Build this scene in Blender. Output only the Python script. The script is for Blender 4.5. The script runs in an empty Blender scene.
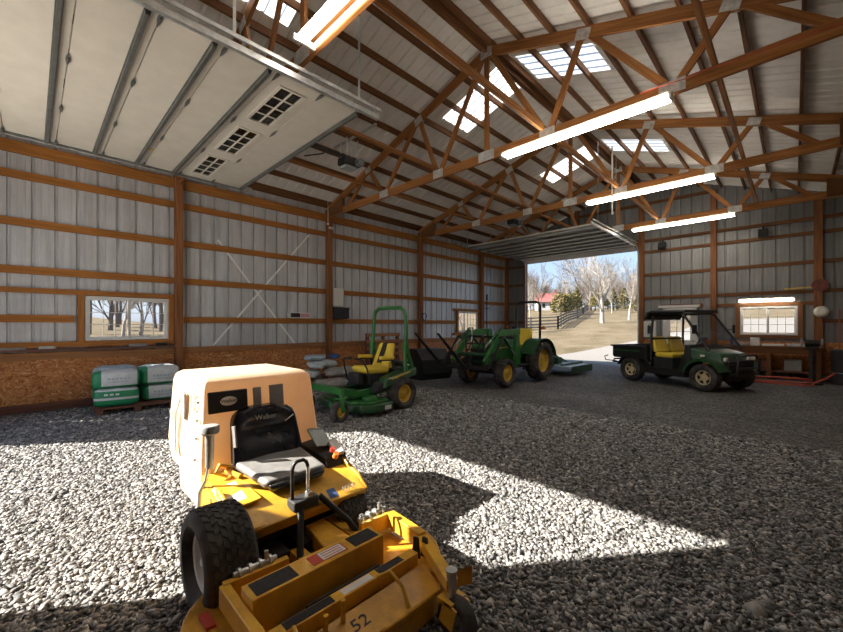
import bpy, bmesh, math, random
import numpy as np
from mathutils import Vector, Matrix, Euler
R = math.radians
PI = math.pi
scn = bpy.context.scene
col = scn.collection
V = Vector

# ------------------------------------------------------------------ helpers
class MB:
    """collects shapes; build() links them as one mesh object"""
    def __init__(s):
        s.v = []; s.f = []; s.uv = []; s.M = None
    def add(s, vs, fs, uvs=None):
        b = len(s.v)
        if s.M is not None:
            vs = [s.M @ V(p) for p in vs]
        s.v.extend([tuple(p) for p in vs])
        for i, f in enumerate(fs):
            s.f.append([b + k for k in f])
            s.uv.append(uvs[i] if uvs else None)
        return s
    def hexa(s, c):
        """8 corners: bottom 4 ccw, top 4 ccw"""
        return s.add(c, [(3, 2, 1, 0), (4, 5, 6, 7), (0, 1, 5, 4), (1, 2, 6, 5), (2, 3, 7, 6), (3, 0, 4, 7)])
    def box(s, x0, x1, y0, y1, z0, z1):
        return s.hexa([(x0, y0, z0), (x1, y0, z0), (x1, y1, z0), (x0, y1, z0), (x0, y0, z1), (x1, y0, z1), (x1, y1, z1), (x0, y1, z1)])
    def cbox(s, c, size, rot=(0, 0, 0)):
        m = Matrix.Translation(V(c)) @ Euler(rot).to_matrix().to_4x4()
        hx, hy, hz = size[0] / 2, size[1] / 2, size[2] / 2
        p = [(-hx, -hy, -hz), (hx, -hy, -hz), (hx, hy, -hz), (-hx, hy, -hz), (-hx, -hy, hz), (hx, -hy, hz), (hx, hy, hz), (-hx, hy, hz)]
        return s.hexa([m @ V(q) for q in p])
    def bar(s, p0, p1, w, h, up=(0, 0, 1)):
        """timber: w sideways, h along up; uv u runs along the length"""
        p0 = V(p0); p1 = V(p1); d = p1 - p0; L = d.length; d.normalize()
        up = V(up)
        sd = d.cross(up)
        if sd.length < 1e-4:
            sd = d.cross(V((1, 0, 0)))
        sd.normalize(); u = sd.cross(d).normalized()
        a = sd * w / 2; b = u * h / 2
        vs = [p0 - a - b, p0 + a - b, p0 + a + b, p0 - a + b, p1 - a - b, p1 + a - b, p1 + a + b, p1 - a + b]
        o = (len(s.v) * .37) % 7.0; q = (len(s.v) * .113) % 5
        def uv(k, r): return [(o, q + r), (o, q + r + k), (o + L, q + r + k), (o + L, q + r)]
        fs = [(0, 1, 5, 4), (1, 2, 6, 5), (2, 3, 7, 6), (3, 0, 4, 7), (3, 2, 1, 0), (4, 5, 6, 7)]
        uvs = []
        for i, k in enumerate((w, h, w, h)):
            r = i * .3
            uvs.append([(o, q + r), (o, q + r + k), (o + L, q + r + k), (o + L, q + r)])
        uvs += [[(o, q), (o + .02, q), (o + .02, q + w), (o, q + w)]] * 2
        return s.add(vs, fs, uvs)
    def tube(s, pts, r, n=8, closed=False, caps=True):
        pts = [V(p) for p in pts]; N = len(pts)
        rs = r if isinstance(r, (list, tuple)) else [r] * N
        vs = []; prev = None
        for i, p in enumerate(pts):
            if closed:
                t = pts[(i + 1) % N] - pts[i - 1]
            else:
                t = pts[min(i + 1, N - 1)] - pts[max(i - 1, 0)]
            t.normalize()
            if prev is None:
                a = t.cross(V((0, 0, 1)))
                if a.length < .05: a = t.cross(V((1, 0, 0)))
            else:
                a = prev - t * prev.dot(t)
                if a.length < 1e-4: a = t.cross(V((0, 1, 0)))
            a.normalize(); prev = a; b = t.cross(a)
            for k in range(n):
                g = 2 * PI * k / n
                vs.append(p + (a * math.cos(g) + b * math.sin(g)) * rs[i])
        fs = []
        for i in range(N if closed else N - 1):
            j = (i + 1) % N
            for k in range(n):
                l = (k + 1) % n
                fs.append((i * n + k, i * n + l, j * n + l, j * n + k))
        if caps and not closed:
            fs.append(tuple(range(n))[::-1]); fs.append(tuple((N - 1) * n + k for k in range(n)))
        return s.add(vs, fs)
    def cyl(s, p0, p1, r0, r1=None, n=16):
        return s.tube([p0, p1], [r0, r0 if r1 is None else r1], n)
    def lathe(s, prof, c=(0, 0, 0), axis='y', n=32, close=False):
        """prof: list of (radius, along)"""
        vs = []; m = len(prof)
        for k in range(n):
            g = 2 * PI * k / n; cg, sg = math.cos(g), math.sin(g)
            for r, a in prof:
                if axis == 'y': p = (r * cg, a, r * sg)
                elif axis == 'x': p = (a, r * cg, r * sg)
                else: p = (r * cg, r * sg, a)
                vs.append(V(p) + V(c))
        fs = []
        for k in range(n):
            l = (k + 1) % n
            for i in range(m - 1 + (1 if close else 0)):
                j = (i + 1) % m
                f = (k * m + i, k * m + j, l * m + j, l * m + i)
                fs.append(f if axis != 'y' else f[::-1])
        return s.add(vs, fs)
    def prism(s, poly, a0, a1, axis='y'):
        """poly (u,v) extruded between a0 and a1: axis y -> (u,a,v), x -> (a,u,v), z -> (u,v,a)"""
        def P(u, v, a):
            return (u, a, v) if axis == 'y' else ((a, u, v) if axis == 'x' else (u, v, a))
        n = len(poly)
        vs = [P(u, v, a0) for u, v in poly] + [P(u, v, a1) for u, v in poly]
        fs = [tuple(range(n)), tuple(range(2 * n - 1, n - 1, -1))]
        for i in range(n):
            j = (i + 1) % n
            fs.append((i, i + n, j + n, j))
        return s.add(vs, fs)
    def sheet(s, rows):
        """grid of points"""
        n = len(rows[0]); vs = [p for r in rows for p in r]; fs = []
        for i in range(len(rows) - 1):
            for j in range(n - 1):
                fs.append((i * n + j, i * n + j + 1, (i + 1) * n + j + 1, (i + 1) * n + j))
        return s.add(vs, fs)
    def ball(s, c, r, nu=12, nv=8):
        if not isinstance(r, (tuple, list)): r = (r, r, r)
        rows = []
        for i in range(nv + 1):
            t = PI * i / nv
            rows.append([(c[0] + r[0] * math.sin(t) * math.cos(2 * PI * j / nu), c[1] + r[1] * math.sin(t) * math.sin(2 * PI * j / nu), c[2] + r[2] * math.cos(t)) for j in range(nu + 1)])
        return s.sheet(rows)
    def build(s, name, mat, parent=None, bevel=0, seg=2, smooth=False, sub=0, fix=True):
        me = bpy.data.meshes.new(name)
        me.from_pydata(s.v, [], s.f)
        ul = me.uv_layers.new(name='UVMap')
        li = 0
        if any(u for u in s.uv):
            flat = []
            for f, u in zip(s.f, s.uv):
                if u and len(u) == len(f): 
                    for q in u: flat.extend(q)
                else: flat.extend([0.0] * (2 * len(f)))
            ul.data.foreach_set('uv', flat)
        me.validate()
        if fix:
            bm = bmesh.new(); bm.from_mesh(me)
            bmesh.ops.recalc_face_normals(bm, faces=bm.faces)
            bm.to_mesh(me); bm.free()
        me.materials.append(mat)
        if smooth or bevel or sub:
            me.polygons.foreach_set('use_smooth', [True] * len(me.polygons))
            if not sub: me.set_sharp_from_angle(angle=R(38 if not bevel else 50))
        o = bpy.data.objects.new(name, me); col.objects.link(o)
        if parent is not None: o.parent = parent
        if bevel:
            b = o.modifiers.new('Bevel', 'BEVEL'); b.width = bevel; b.segments = seg; b.limit_method = 'ANGLE'; b.angle_limit = R(30)
            b.harden_normals = False
        if sub:
            b = o.modifiers.new('Sub', 'SUBSURF'); b.levels = sub; b.render_levels = sub
        return o

def tag(o, label=None, cat=None, group=None, kind=None):
    if label: o['label'] = label
    if cat: o['category'] = cat
    if group: o['group'] = group
    if kind: o['kind'] = kind
    return o
def empty(name, loc=(0, 0, 0), rz=0, label=None, cat=None, group=None, kind=None):
    o = bpy.data.objects.new(name, None); col.objects.link(o)
    o.location = loc; o.rotation_euler = (0, 0, rz); o.empty_display_size = .1
    return tag(o, label, cat, group, kind)
def copy_tree(o, parent=None):
    c = o.copy(); col.objects.link(c)
    if parent is not None: c.parent = parent
    for ch in list(o.children): copy_tree(ch, c)
    return c
def text(name, body, size, mat, parent, loc, rot, ext=.0008, align='CENTER', sx=1.0):
    cu = bpy.data.curves.new(name, 'FONT'); cu.body = body; cu.size = size; cu.extrude = ext
    cu.align_x = align; cu.align_y = 'CENTER'; cu.resolution_u = 3
    o = bpy.data.objects.new(name, cu); col.objects.link(o); o.parent = parent
    o.location = loc; o.rotation_euler = rot; o.scale = (sx, 1, 1)
    cu.materials.append(mat)
    bpy.context.view_layer.update()
    me = bpy.data.meshes.new_from_object(o.evaluated_get(bpy.context.evaluated_depsgraph_get()))
    bpy.data.objects.remove(o)
    me.materials.clear(); me.materials.append(mat)
    o = bpy.data.objects.new(name, me); col.objects.link(o); o.parent = parent
    o.location = loc; o.rotation_euler = rot; o.scale = (sx, 1, 1)
    return o

# ------------------------------------------------------------------ materials
def newmat(name):
    m = bpy.data.materials.new(name); m.use_nodes = True
    nt = m.node_tree; b = nt.nodes['Principled BSDF']
    return m, nt, b
def N(nt, t, **kw):
    n = nt.nodes.new(t)
    for k, v in kw.items():
        if k in n.inputs: n.inputs[k].default_value = v
        else: setattr(n, k, v)
    return n
def ramp(nt, src, stops):
    r = nt.nodes.new('ShaderNodeValToRGB')
    el = r.color_ramp.elements
    while len(el) < len(stops): el.new(.5)
    for e, (p, c) in zip(el, stops):
        e.position = p; e.color = (c[0], c[1], c[2], 1)
    nt.links.new(src, r.inputs[0]); return r
def mat(name, c, rough=.5, metal=0, var=.15, scale=6, bump=0, bscale=40, dirt=None, dirt_amt=.5, dirt_scale=3, coat=0, spec=.5):
    """painted / plain surface with slight noise variation and optional dirt of its own colour"""
    m, nt, b = newmat(name)
    tc = N(nt, 'ShaderNodeTexCoord')
    n1 = N(nt, 'ShaderNodeTexNoise', Scale=scale, Detail=5.0, Roughness=.6)
    nt.links.new(tc.outputs['Object'], n1.inputs['Vector'])
    lo = [max(0, x * (1 - var)) for x in c]; hi = [min(1, x * (1 + var)) for x in c]
    r = ramp(nt, n1.outputs['Fac'], [(.3, lo), (.7, hi)])
    out = r.outputs[0]
    if dirt:
        n2 = N(nt, 'ShaderNodeTexNoise', Scale=dirt_scale, Detail=8.0, Roughness=.7)
        nt.links.new(tc.outputs['Object'], n2.inputs['Vector'])
        r2 = ramp(nt, n2.outputs['Fac'], [(.42, (0, 0, 0)), (.62, (dirt_amt,) * 3)])
        mx = N(nt, 'ShaderNodeMix', data_type='RGBA')
        nt.links.new(r2.outputs[0], mx.inputs[0]); nt.links.new(out, mx.inputs[6]); mx.inputs[7].default_value = (*dirt, 1)
        out = mx.outputs[2]
    nt.links.new(out, b.inputs['Base Color'])
    b.inputs['Roughness'].default_value = rough; b.inputs['Metallic'].default_value = metal
    b.inputs['Coat Weight'].default_value = coat
    b.inputs['Specular IOR Level'].default_value = spec
    if bump:
        n3 = N(nt, 'ShaderNodeTexNoise', Scale=bscale, Detail=4.0)
        nt.links.new(tc.outputs['Object'], n3.inputs['Vector'])
        bp = N(nt, 'ShaderNodeBump', Strength=bump, Distance=.01)
        nt.links.new(n3.outputs['Fac'], bp.inputs['Height']); nt.links.new(bp.outputs[0], b.inputs['Normal'])
    return m
def wood(name, c1, c2, c3, rough=.7):
    """grain along UV u"""
    m, nt, b = newmat(name)
    uv = N(nt, 'ShaderNodeUVMap')
    mp = N(nt, 'ShaderNodeMapping'); mp.inputs['Scale'].default_value = (1.2, 28, 1)
    nt.links.new(uv.outputs[0], mp.inputs[0])
    n1 = N(nt, 'ShaderNodeTexNoise', Scale=1.0, Detail=6.0, Roughness=.65, Distortion=.6)
    nt.links.new(mp.outputs[0], n1.inputs['Vector'])
    mp2 = N(nt, 'ShaderNodeMapping'); mp2.inputs['Scale'].default_value = (.35, 1.1, 1)
    nt.links.new(uv.outputs[0], mp2.inputs[0])
    n2 = N(nt, 'ShaderNodeTexNoise', Scale=1.6, Detail=2.0)
    nt.links.new(mp2.outputs[0], n2.inputs['Vector'])
    r = ramp(nt, n1.outputs['Fac'], [(.25, c1), (.5, c2), (.75, c3)])
    r2 = ramp(nt, n2.outputs['Fac'], [(.3, (.72, .68, .62)), (.7, (1.2, 1.15, 1.1))])
    mx = N(nt, 'ShaderNodeMix', data_type='RGBA', blend_type='MULTIPLY'); mx.inputs[0].default_value = 1
    nt.links.new(r.outputs[0], mx.inputs[6]); nt.links.new(r2.outputs[0], mx.inputs[7])
    nt.links.new(mx.outputs[2], b.inputs['Base Color'])
    b.inputs['Roughness'].default_value = rough; b.inputs['Specular IOR Level'].default_value = .25
    bp = N(nt, 'ShaderNodeBump', Strength=.25, Distance=.004)
    nt.links.new(n1.outputs['Fac'], bp.inputs['Height']); nt.links.new(bp.outputs[0], b.inputs['Normal'])
    return m
def emis(name, c, s):
    m, nt, b = newmat(name)
    b.inputs['Base Color'].default_value = (*c, 1); b.inputs['Emission Color'].default_value = (*c, 1)
    b.inputs['Emission Strength'].default_value = s
    return m
def poly_mat():
    m = mat('peach hopper plastic', (.80, .66, .50), .5, 0, .06, 5, .08, 90, (.62, .44, .29), .4, 4)
    nt = m.node_tree; b = nt.nodes['Principled BSDF']; out = [n for n in nt.nodes if n.type == 'OUTPUT_MATERIAL'][0]
    t = N(nt, 'ShaderNodeBsdfTranslucent'); mx = N(nt, 'ShaderNodeMixShader'); mx.inputs[0].default_value = .33
    t.inputs[0].default_value = (.92, .66, .42, 1)
    nt.links.new(b.outputs[0], mx.inputs[1]); nt.links.new(t.outputs[0], mx.inputs[2]); nt.links.new(mx.outputs[0], out.inputs[0])
    return m
def glass_mat(name, tint=(1, 1, 1), gl=.08):
    m, nt, b = newmat(name); nt.nodes.remove(b)
    out = [n for n in nt.nodes if n.type == 'OUTPUT_MATERIAL'][0]
    t = N(nt, 'ShaderNodeBsdfTransparent'); t.inputs[0].default_value = (*tint, 1)
    g = N(nt, 'ShaderNodeBsdfGlossy'); g.inputs['Roughness'].default_value = .02
    mx = N(nt, 'ShaderNodeMixShader'); mx.inputs[0].default_value = gl
    nt.links.new(t.outputs[0], mx.inputs[1]); nt.links.new(g.outputs[0], mx.inputs[2]); nt.links.new(mx.outputs[0], out.inputs[0])
    return m

M = {}
M['truss'] = wood('truss wood', (.17, .064, .018), (.33, .142, .042), (.48, .235, .085))
M['girt'] = wood('girt wood', (.22, .078, .017), (.38, .158, .036), (.52, .245, .075))
M['purlin'] = wood('purlin wood', (.085, .036, .014), (.17, .076, .030), (.26, .13, .056))
M['post'] = wood('post wood', (.14, .055, .022), (.26, .11, .045), (.36, .17, .075))
M['board'] = wood('board wood', (.22, .09, .035), (.36, .17, .07), (.46, .25, .12))
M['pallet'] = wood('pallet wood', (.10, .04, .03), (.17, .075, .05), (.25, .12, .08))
M['plate'] = mat('galvanised plate', (.55, .55, .52), .5, .3, .3, 20, .4, 120)
M['galv'] = mat('galvanised steel', (.55, .57, .56), .38, .7, .2, 14)
M['strut'] = mat('dark strut steel', (.20, .21, .20), .4, .7, .2, 10)
M['strap'] = mat('white strap', (.9, .9, .88), .5, 0, .02)
M['white'] = mat('white enamel', (.72, .70, .64), .4, 0, .06)
M['door'] = mat('door skin', (.62, .575, .50), .55, 0, .06, 4, .12, 160)
M['doorframe'] = mat('door window frame', (.66, .62, .54), .5, 0, .05)
M['vinyl'] = mat('white vinyl', (.70, .69, .65), .45, 0, .05)
M['glass'] = glass_mat('window glass')
M['darkglass'] = glass_mat('dusty glass', (.30, .27, .24), .12)
M['shield'] = glass_mat('clear windshield', (.55, .57, .58), .08)
M['black'] = mat('black paint', (.014, .014, .014), .4, 0, .3, 8)
M['blackm'] = mat('matt black', (.02, .02, .021), .7, 0, .3, 8)
M['rubber'] = mat('tyre rubber', (.028, .027, .026), .8, 0, .35, 9, .2, 60, (.16, .14, .12), .45, 5)
M['green'] = mat('green paint', (.022, .175, .035), .32, 0, .15, 5, 0, 40, (.10, .10, .06), .25, 3, .3)
M['dgreen'] = mat('dark green paint', (.012, .075, .022), .35, 0, .2, 5, 0, 40, (.06, .06, .05), .3, 3, .3)
M['yellow'] = mat('yellow rim paint', (.80, .54, .06), .4, 0, .12, 8, 0, 40, (.18, .12, .06), .5, 8)
M['seaty'] = mat('yellow vinyl', (.85, .62, .06), .5, 0, .08, 8)
M['deck'] = mat('mower yellow', (.70, .36, .03), .38, 0, .16, 6, .15, 30, (.20, .085, .02), .55, 4, .15)
M['deck2'] = mat('mower yellow clean', (.78, .43, .04), .34, 0, .12, 6, 0, 40, (.28, .13, .03), .4, 5, .2)
M['poly'] = poly_mat()
M['polyg'] = mat('grey recess plastic', (.27, .255, .24), .6)
M['vinylb'] = mat('black seat vinyl', (.010, .012, .020), .26, 0, .2, 8, .05, 200)
M['seatg'] = mat('worn grey seat vinyl', (.17, .17, .17), .5, 0, .2, 9, .1, 90, (.30, .29, .27), .5, 7)
M['chrome'] = mat('bright steel', (.6, .6, .6), .25, .9, .1)
M['grey'] = mat('grey plastic', (.30, .31, .30), .5)
M['decalw'] = mat('white decal', (.72, .72, .70), .5, 0, .05)
M['decalk'] = mat('black decal', (.012, .012, .012), .6)
M['decalr'] = mat('red decal', (.45, .05, .03), .5)
M['decalb'] = mat('blue decal', (.05, .12, .35), .5)
M['grip'] = mat('black grip strip', (.03, .03, .032), .95, 0, .4, 60, .5, 300)
M['bagw'] = mat('white plastic bag', (.60, .64, .64), .4, 0, .12, 9, .25, 14, (.42, .47, .46), .5, 9)
M['bagg'] = mat('green plastic bag', (.02, .26, .11), .4, 0, .2, 9, .25, 14)
M['bagb'] = mat('pale blue bag', (.40, .50, .56), .45, 0, .2, 12, .25, 14)
def bag_mat(kind):
    m = mat('printed bag ' + kind, (.60, .64, .64), .4, 0, .14, 9, .25, 14)
    nt = m.node_tree; b = nt.nodes['Principled BSDF']; src = b.inputs['Base Color'].links[0].from_socket
    tc = N(nt, 'ShaderNodeTexCoord'); sp = N(nt, 'ShaderNodeSeparateXYZ'); nt.links.new(tc.outputs['Object'], sp.inputs[0])
    def rng(sock, a, c):
        g = N(nt, 'ShaderNodeMath', operation='GREATER_THAN'); g.inputs[1].default_value = a; nt.links.new(sock, g.inputs[0])
        l = N(nt, 'ShaderNodeMath', operation='LESS_THAN'); l.inputs[1].default_value = c; nt.links.new(sock, l.inputs[0])
        mu = N(nt, 'ShaderNodeMath', operation='MULTIPLY'); nt.links.new(g.outputs[0], mu.inputs[0]); nt.links.new(l.outputs[0], mu.inputs[1]); return mu.outputs[0]
    if kind == 'ends': fs = [rng(sp.outputs['Y'], -9, -.20), rng(sp.outputs['Z'], -9, .045), rng(sp.outputs['Y'], .285, 9)]
    else: fs = [rng(sp.outputs['Z'], -9, .115), rng(sp.outputs['Z'], .155, .262)]
    f = fs[0]
    for q in fs[1:]:
        mm = N(nt, 'ShaderNodeMath', operation='MAXIMUM'); nt.links.new(f, mm.inputs[0]); nt.links.new(q, mm.inputs[1]); f = mm.outputs[0]
    mx = N(nt, 'ShaderNodeMix', data_type='RGBA'); nt.links.new(f, mx.inputs[0]); nt.links.new(src, mx.inputs[6]); mx.inputs[7].default_value = (.015, .25, .10, 1)
    nt.links.new(mx.outputs[2], b.inputs['Base Color']); return m
M['bagends'] = bag_mat('ends'); M['bagbands'] = bag_mat('bands')
M['sack'] = mat('grey sack', (.34, .32, .29), .8, 0, .3, 9, .4, 20)
M['bluep'] = mat('blue plastic', (.03, .10, .32), .5)
M['redp'] = mat('red plastic', (.42, .05, .03), .5)
M['redm'] = mat('rusty red steel', (.18, .05, .03), .6, 0, .4, 9)
M['hose'] = mat('orange hose rubber', (.55, .09, .05), .5)
M['khaki'] = mat('khaki rim paint', (.68, .56, .33), .4, 0, .1)
M['orange'] = mat('orange lens', (.75, .22, .04), .4)
M['lamp'] = emis('tube glow', (1, .93, .82), 25)
M['reflector'] = mat('lamp reflector', (.78, .75, .66), .4)
M['cutter'] = mat('pale cutter paint', (.28, .34, .38), .35, 0, .25, 5, 0, 40, (.12, .16, .13), .5, 3)

# OSB
def osb():
    m, nt, b = newmat('strand board')
    tc = N(nt, 'ShaderNodeTexCoord')
    v = N(nt, 'ShaderNodeTexVoronoi', Scale=22.0); v.inputs['Randomness'].default_value = 1
    ns = N(nt, 'ShaderNodeTexNoise', Scale=5.0, Detail=3.0)
    mp = N(nt, 'ShaderNodeMapping'); mp.inputs['Scale'].default_value = (1, 1, 1.7)
    nt.links.new(tc.outputs['Object'], mp.inputs[0])
    ad = N(nt, 'ShaderNodeMix', data_type='RGBA', blend_type='LINEAR_LIGHT'); ad.inputs[0].default_value = .25
    nt.links.new(tc.outputs['Object'], ns.inputs['Vector'])
    nt.links.new(mp.outputs[0], ad.inputs[6]); nt.links.new(ns.outputs['Color'], ad.inputs[7])
    nt.links.new(ad.outputs[2], v.inputs['Vector'])
    r = ramp(nt, v.outputs['Color'], [(.15, (.30, .095, .028)), (.45, (.48, .185, .055)), (.8, (.60, .28, .10)), (.97, (.74, .48, .26))])
    nt.links.new(r.outputs[0], b.inputs['Base Color']); b.inputs['Roughness'].default_value = .6
    b.inputs['Specular IOR Level'].default_value = .3
    bp = N(nt, 'ShaderNodeBump', Strength=.3, Distance=.003)
    nt.links.new(v.outputs['Color'], bp.inputs['Height']); nt.links.new(bp.outputs[0], b.inputs['Normal'])
    return m
M['osb'] = osb()

def steel_sheet(name, c, var, streak=True, metal=.35, rough=.42):
    m, nt, b = newmat(name)
    tc = N(nt, 'ShaderNodeTexCoord')
    mp = N(nt, 'ShaderNodeMapping'); mp.inputs['Scale'].default_value = (3.2, 3.2, .35)
    nt.links.new(tc.outputs['Object'], mp.inputs[0])
    n1 = N(nt, 'ShaderNodeTexNoise', Scale=2.2, Detail=7.0, Roughness=.65)
    nt.links.new(mp.outputs[0], n1.inputs['Vector'])
    r = ramp(nt, n1.outputs['Fac'], [(.3, [x * (1 - var) for x in c]), (.72, [min(1, x * (1 + var)) for x in c])])
    n2 = N(nt, 'ShaderNodeTexNoise', Scale=2.5, Detail=8.0, Roughness=.75)
    nt.links.new(tc.outputs['Object'], n2.inputs['Vector'])
    r2 = ramp(nt, n2.outputs['Fac'], [(.5, (0, 0, 0)), (.8, (.45, .45, .45))])
    mx = N(nt, 'ShaderNodeMix', data_type='RGBA'); nt.links.new(r2.outputs[0], mx.inputs[0]); nt.links.new(r.outputs[0], mx.inputs[6])
    mx.inputs[7].default_value = (c[0] * .75, c[1] * .68, c[2] * .58, 1)
    nt.links.new(mx.outputs[2], b.inputs['Base Color'])
    b.inputs['Metallic'].default_value = metal; b.inputs['Roughness'].default_value = rough
    return m
M['wallsheet'] = steel_sheet('wall steel sheet', (.55, .56, .575), .2, metal=.2)
M['farsheet'] = steel_sheet('darker steel sheet', (.21, .21, .205), .2, metal=.2)  # far wall sheet, darker base colour than the other walls
M['roofsheet'] = steel_sheet('roof steel sheet', (.84, .81, .76), .06, metal=.0, rough=.6)

def skylight_mat():
    m, nt, b = newmat('translucent skylight panel'); nt.nodes.remove(b)
    out = [n for n in nt.nodes if n.type == 'OUTPUT_MATERIAL'][0]
    t = N(nt, 'ShaderNodeBsdfTranslucent'); t.inputs[0].default_value = (.66, .67, .66, 1)
    g = N(nt, 'ShaderNodeBsdfTransparent'); g.inputs[0].default_value = (.9, .95, 1, 1)
    d = N(nt, 'ShaderNodeBsdfDiffuse'); d.inputs[0].default_value = (.8, .8, .78, 1)
    mx = N(nt, 'ShaderNodeMixShader'); mx.inputs[0].default_value = .01
    mx2 = N(nt, 'ShaderNodeMixShader'); mx2.inputs[0].default_value = .1
    nt.links.new(t.outputs[0], mx.inputs[1]); nt.links.new(g.outputs[0], mx.inputs[2])
    nt.links.new(mx.outputs[0], mx2.inputs[1]); nt.links.new(d.outputs[0], mx2.inputs[2]); nt.links.new(mx2.outputs[0], out.inputs[0])
    return m
M['sky'] = skylight_mat()

def gravel_floor():
    m, nt, b = newmat('packed gravel')
    tc = N(nt, 'ShaderNodeTexCoord')
    v = N(nt, 'ShaderNodeTexVoronoi', Scale=38.0)
    nt.links.new(tc.outputs['Object'], v.inputs['Vector'])
    v2 = N(nt, 'ShaderNodeTexVoronoi', Scale=38.0, feature='DISTANCE_TO_EDGE')
    nt.links.new(tc.outputs['Object'], v2.inputs['Vector'])
    r = ramp(nt, v.outputs['Color'], [(.1, (.06, .06, .062)), (.4, (.15, .15, .152)), (.7, (.26, .256, .25)), (.95, (.42, .41, .39))])
    n2 = N(nt, 'ShaderNodeTexNoise', Scale=.7, Detail=5.0, Roughness=.6)
    nt.links.new(tc.outputs['Object'], n2.inputs['Vector'])
    r2 = ramp(nt, n2.outputs['Fac'], [(.35, (.75, .74, .73)), (.65, (1.12, 1.1, 1.06))])
    mx = N(nt, 'ShaderNodeMix', data_type='RGBA', blend_type='MULTIPLY'); mx.inputs[0].default_value = 1
    nt.links.new(r.outputs[0], mx.inputs[6]); nt.links.new(r2.outputs[0], mx.inputs[7])
    nt.links.new(mx.outputs[2], b.inputs['Base Color'])
    b.inputs['Roughness'].default_value = .75; b.inputs['Specular IOR Level'].default_value = .3
    hr = ramp(nt, v2.outputs['Distance'], [(0, (0, 0, 0)), (.25, (1, 1, 1))])
    ad = N(nt, 'ShaderNodeMath', operation='MULTIPLY_ADD'); 
    nt.links.new(v.outputs['Color'], ad.inputs[0]); ad.inputs[1].default_value = .9
    nt.links.new(hr.outputs[0], ad.inputs[2])
    bp = N(nt, 'ShaderNodeBump', Strength=1.0, Distance=.016)
    nt.links.new(ad.outputs[0], bp.inputs['Height']); nt.links.new(bp.outputs[0], b.inputs['Normal'])
    return m
M['gravel'] = gravel_floor()
def stone_mat():
    m, nt, b = newmat('gravel stone')
    g = N(nt, 'ShaderNodeNewGeometry')
    r = ramp(nt, g.outputs['Random Per Island'], [(0, (.07, .07, .072)), (.3, (.17, .168, .17)), (.7, (.30, .293, .283)), (.93, (.45, .435, .41)), (1, (.60, .58, .55))])
    nt.links.new(r.outputs[0], b.inputs['Base Color']); b.inputs['Roughness'].default_value = .65
    b.inputs['Specular IOR Level'].default_value = .35
    return m
M['stone'] = stone_mat()
def grass_mat():
    m, nt, b = newmat('winter field')
    tc = N(nt, 'ShaderNodeTexCoord')
    n1 = N(nt, 'ShaderNodeTexNoise', Scale=.35, Detail=9.0, Roughness=.7)
    nt.links.new(tc.outputs['Object'], n1.inputs['Vector'])
    r = ramp(nt, n1.outputs['Fac'], [(.3, (.10, .082, .052)), (.5, (.16, .132, .092)), (.7, (.215, .182, .138))])
    n2 = N(nt, 'ShaderNodeTexNoise', Scale=9.0, Detail=6.0, Roughness=.8)
    nt.links.new(tc.outputs['Object'], n2.inputs['Vector'])
    r2 = ramp(nt, n2.outputs['Fac'], [(.35, (.6, .6, .55)), (.65, (1.25, 1.2, 1.1))])
    mx = N(nt, 'ShaderNodeMix', data_type='RGBA', blend_type='MULTIPLY'); mx.inputs[0].default_value = 1
    nt.links.new(r.outputs[0], mx.inputs[6]); nt.links.new(r2.outputs[0], mx.inputs[7])
    nt.links.new(mx.outputs[2], b.inputs['Base Color']); b.inputs['Roughness'].default_value = .95
    b.inputs['Specular IOR Level'].default_value = .1
    bp = N(nt, 'ShaderNodeBump', Strength=.8, Distance=.08)
    nt.links.new(n2.outputs['Fac'], bp.inputs['Height']); nt.links.new(bp.outputs[0], b.inputs['Normal'])
    return m
M['field'] = grass_mat()
M['bounce'] = mat('pale concrete apron', (.80, .77, .71), .9, 0, .05)  # kept pale so the added apron throws sunlight indoors
M['drive'] = mat('pale gravel drive', (.20, .188, .172), .9, 0, .25, 30, .5, 60)
M['bark'] = mat('pale bark', (.30, .27, .235), .9, 0, .3, 3, .4, 20)
M['bark2'] = mat('grey brown bark', (.15, .125, .105), .9, 0, .3, 3)
M['leaf'] = mat('olive needles', (.15, .13, .045), .8, 0, .4, 1.5)
M['leafd'] = mat('dark green needles', (.06, .08, .035), .8, 0, .4, 1.5)
M['fence'] = mat('weathered dark fence wood', (.045, .04, .036), .85, 0, .3)
M['roofred'] = mat('faded red roof', (.30, .10, .09), .7)
M['houseW'] = mat('white siding', (.42, .42, .42), .7)
# ------------------------------------------------------------------ dimensions
W = 10.72; RX = 5.36; YN = -1.46; YF = 15.1; ZR = 6.72; SL = .335
PY = [2.2, 5.86, 9.52, 13.18]
def zr(x): return ZR - abs(x - RX) * SL

# ------------------------------------------------------------------ floor and ground
mb = MB()
nx, ny = 8, 12
mb.sheet([[(-.02 + (W + .04) * j / nx, YN - .02 + (YF + .3 - YN) * i / ny, 0) for j in range(nx + 1)] for i in range(ny + 1)])
tag(mb.build('floor', M['gravel'], fix=False), kind='structure')

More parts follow.
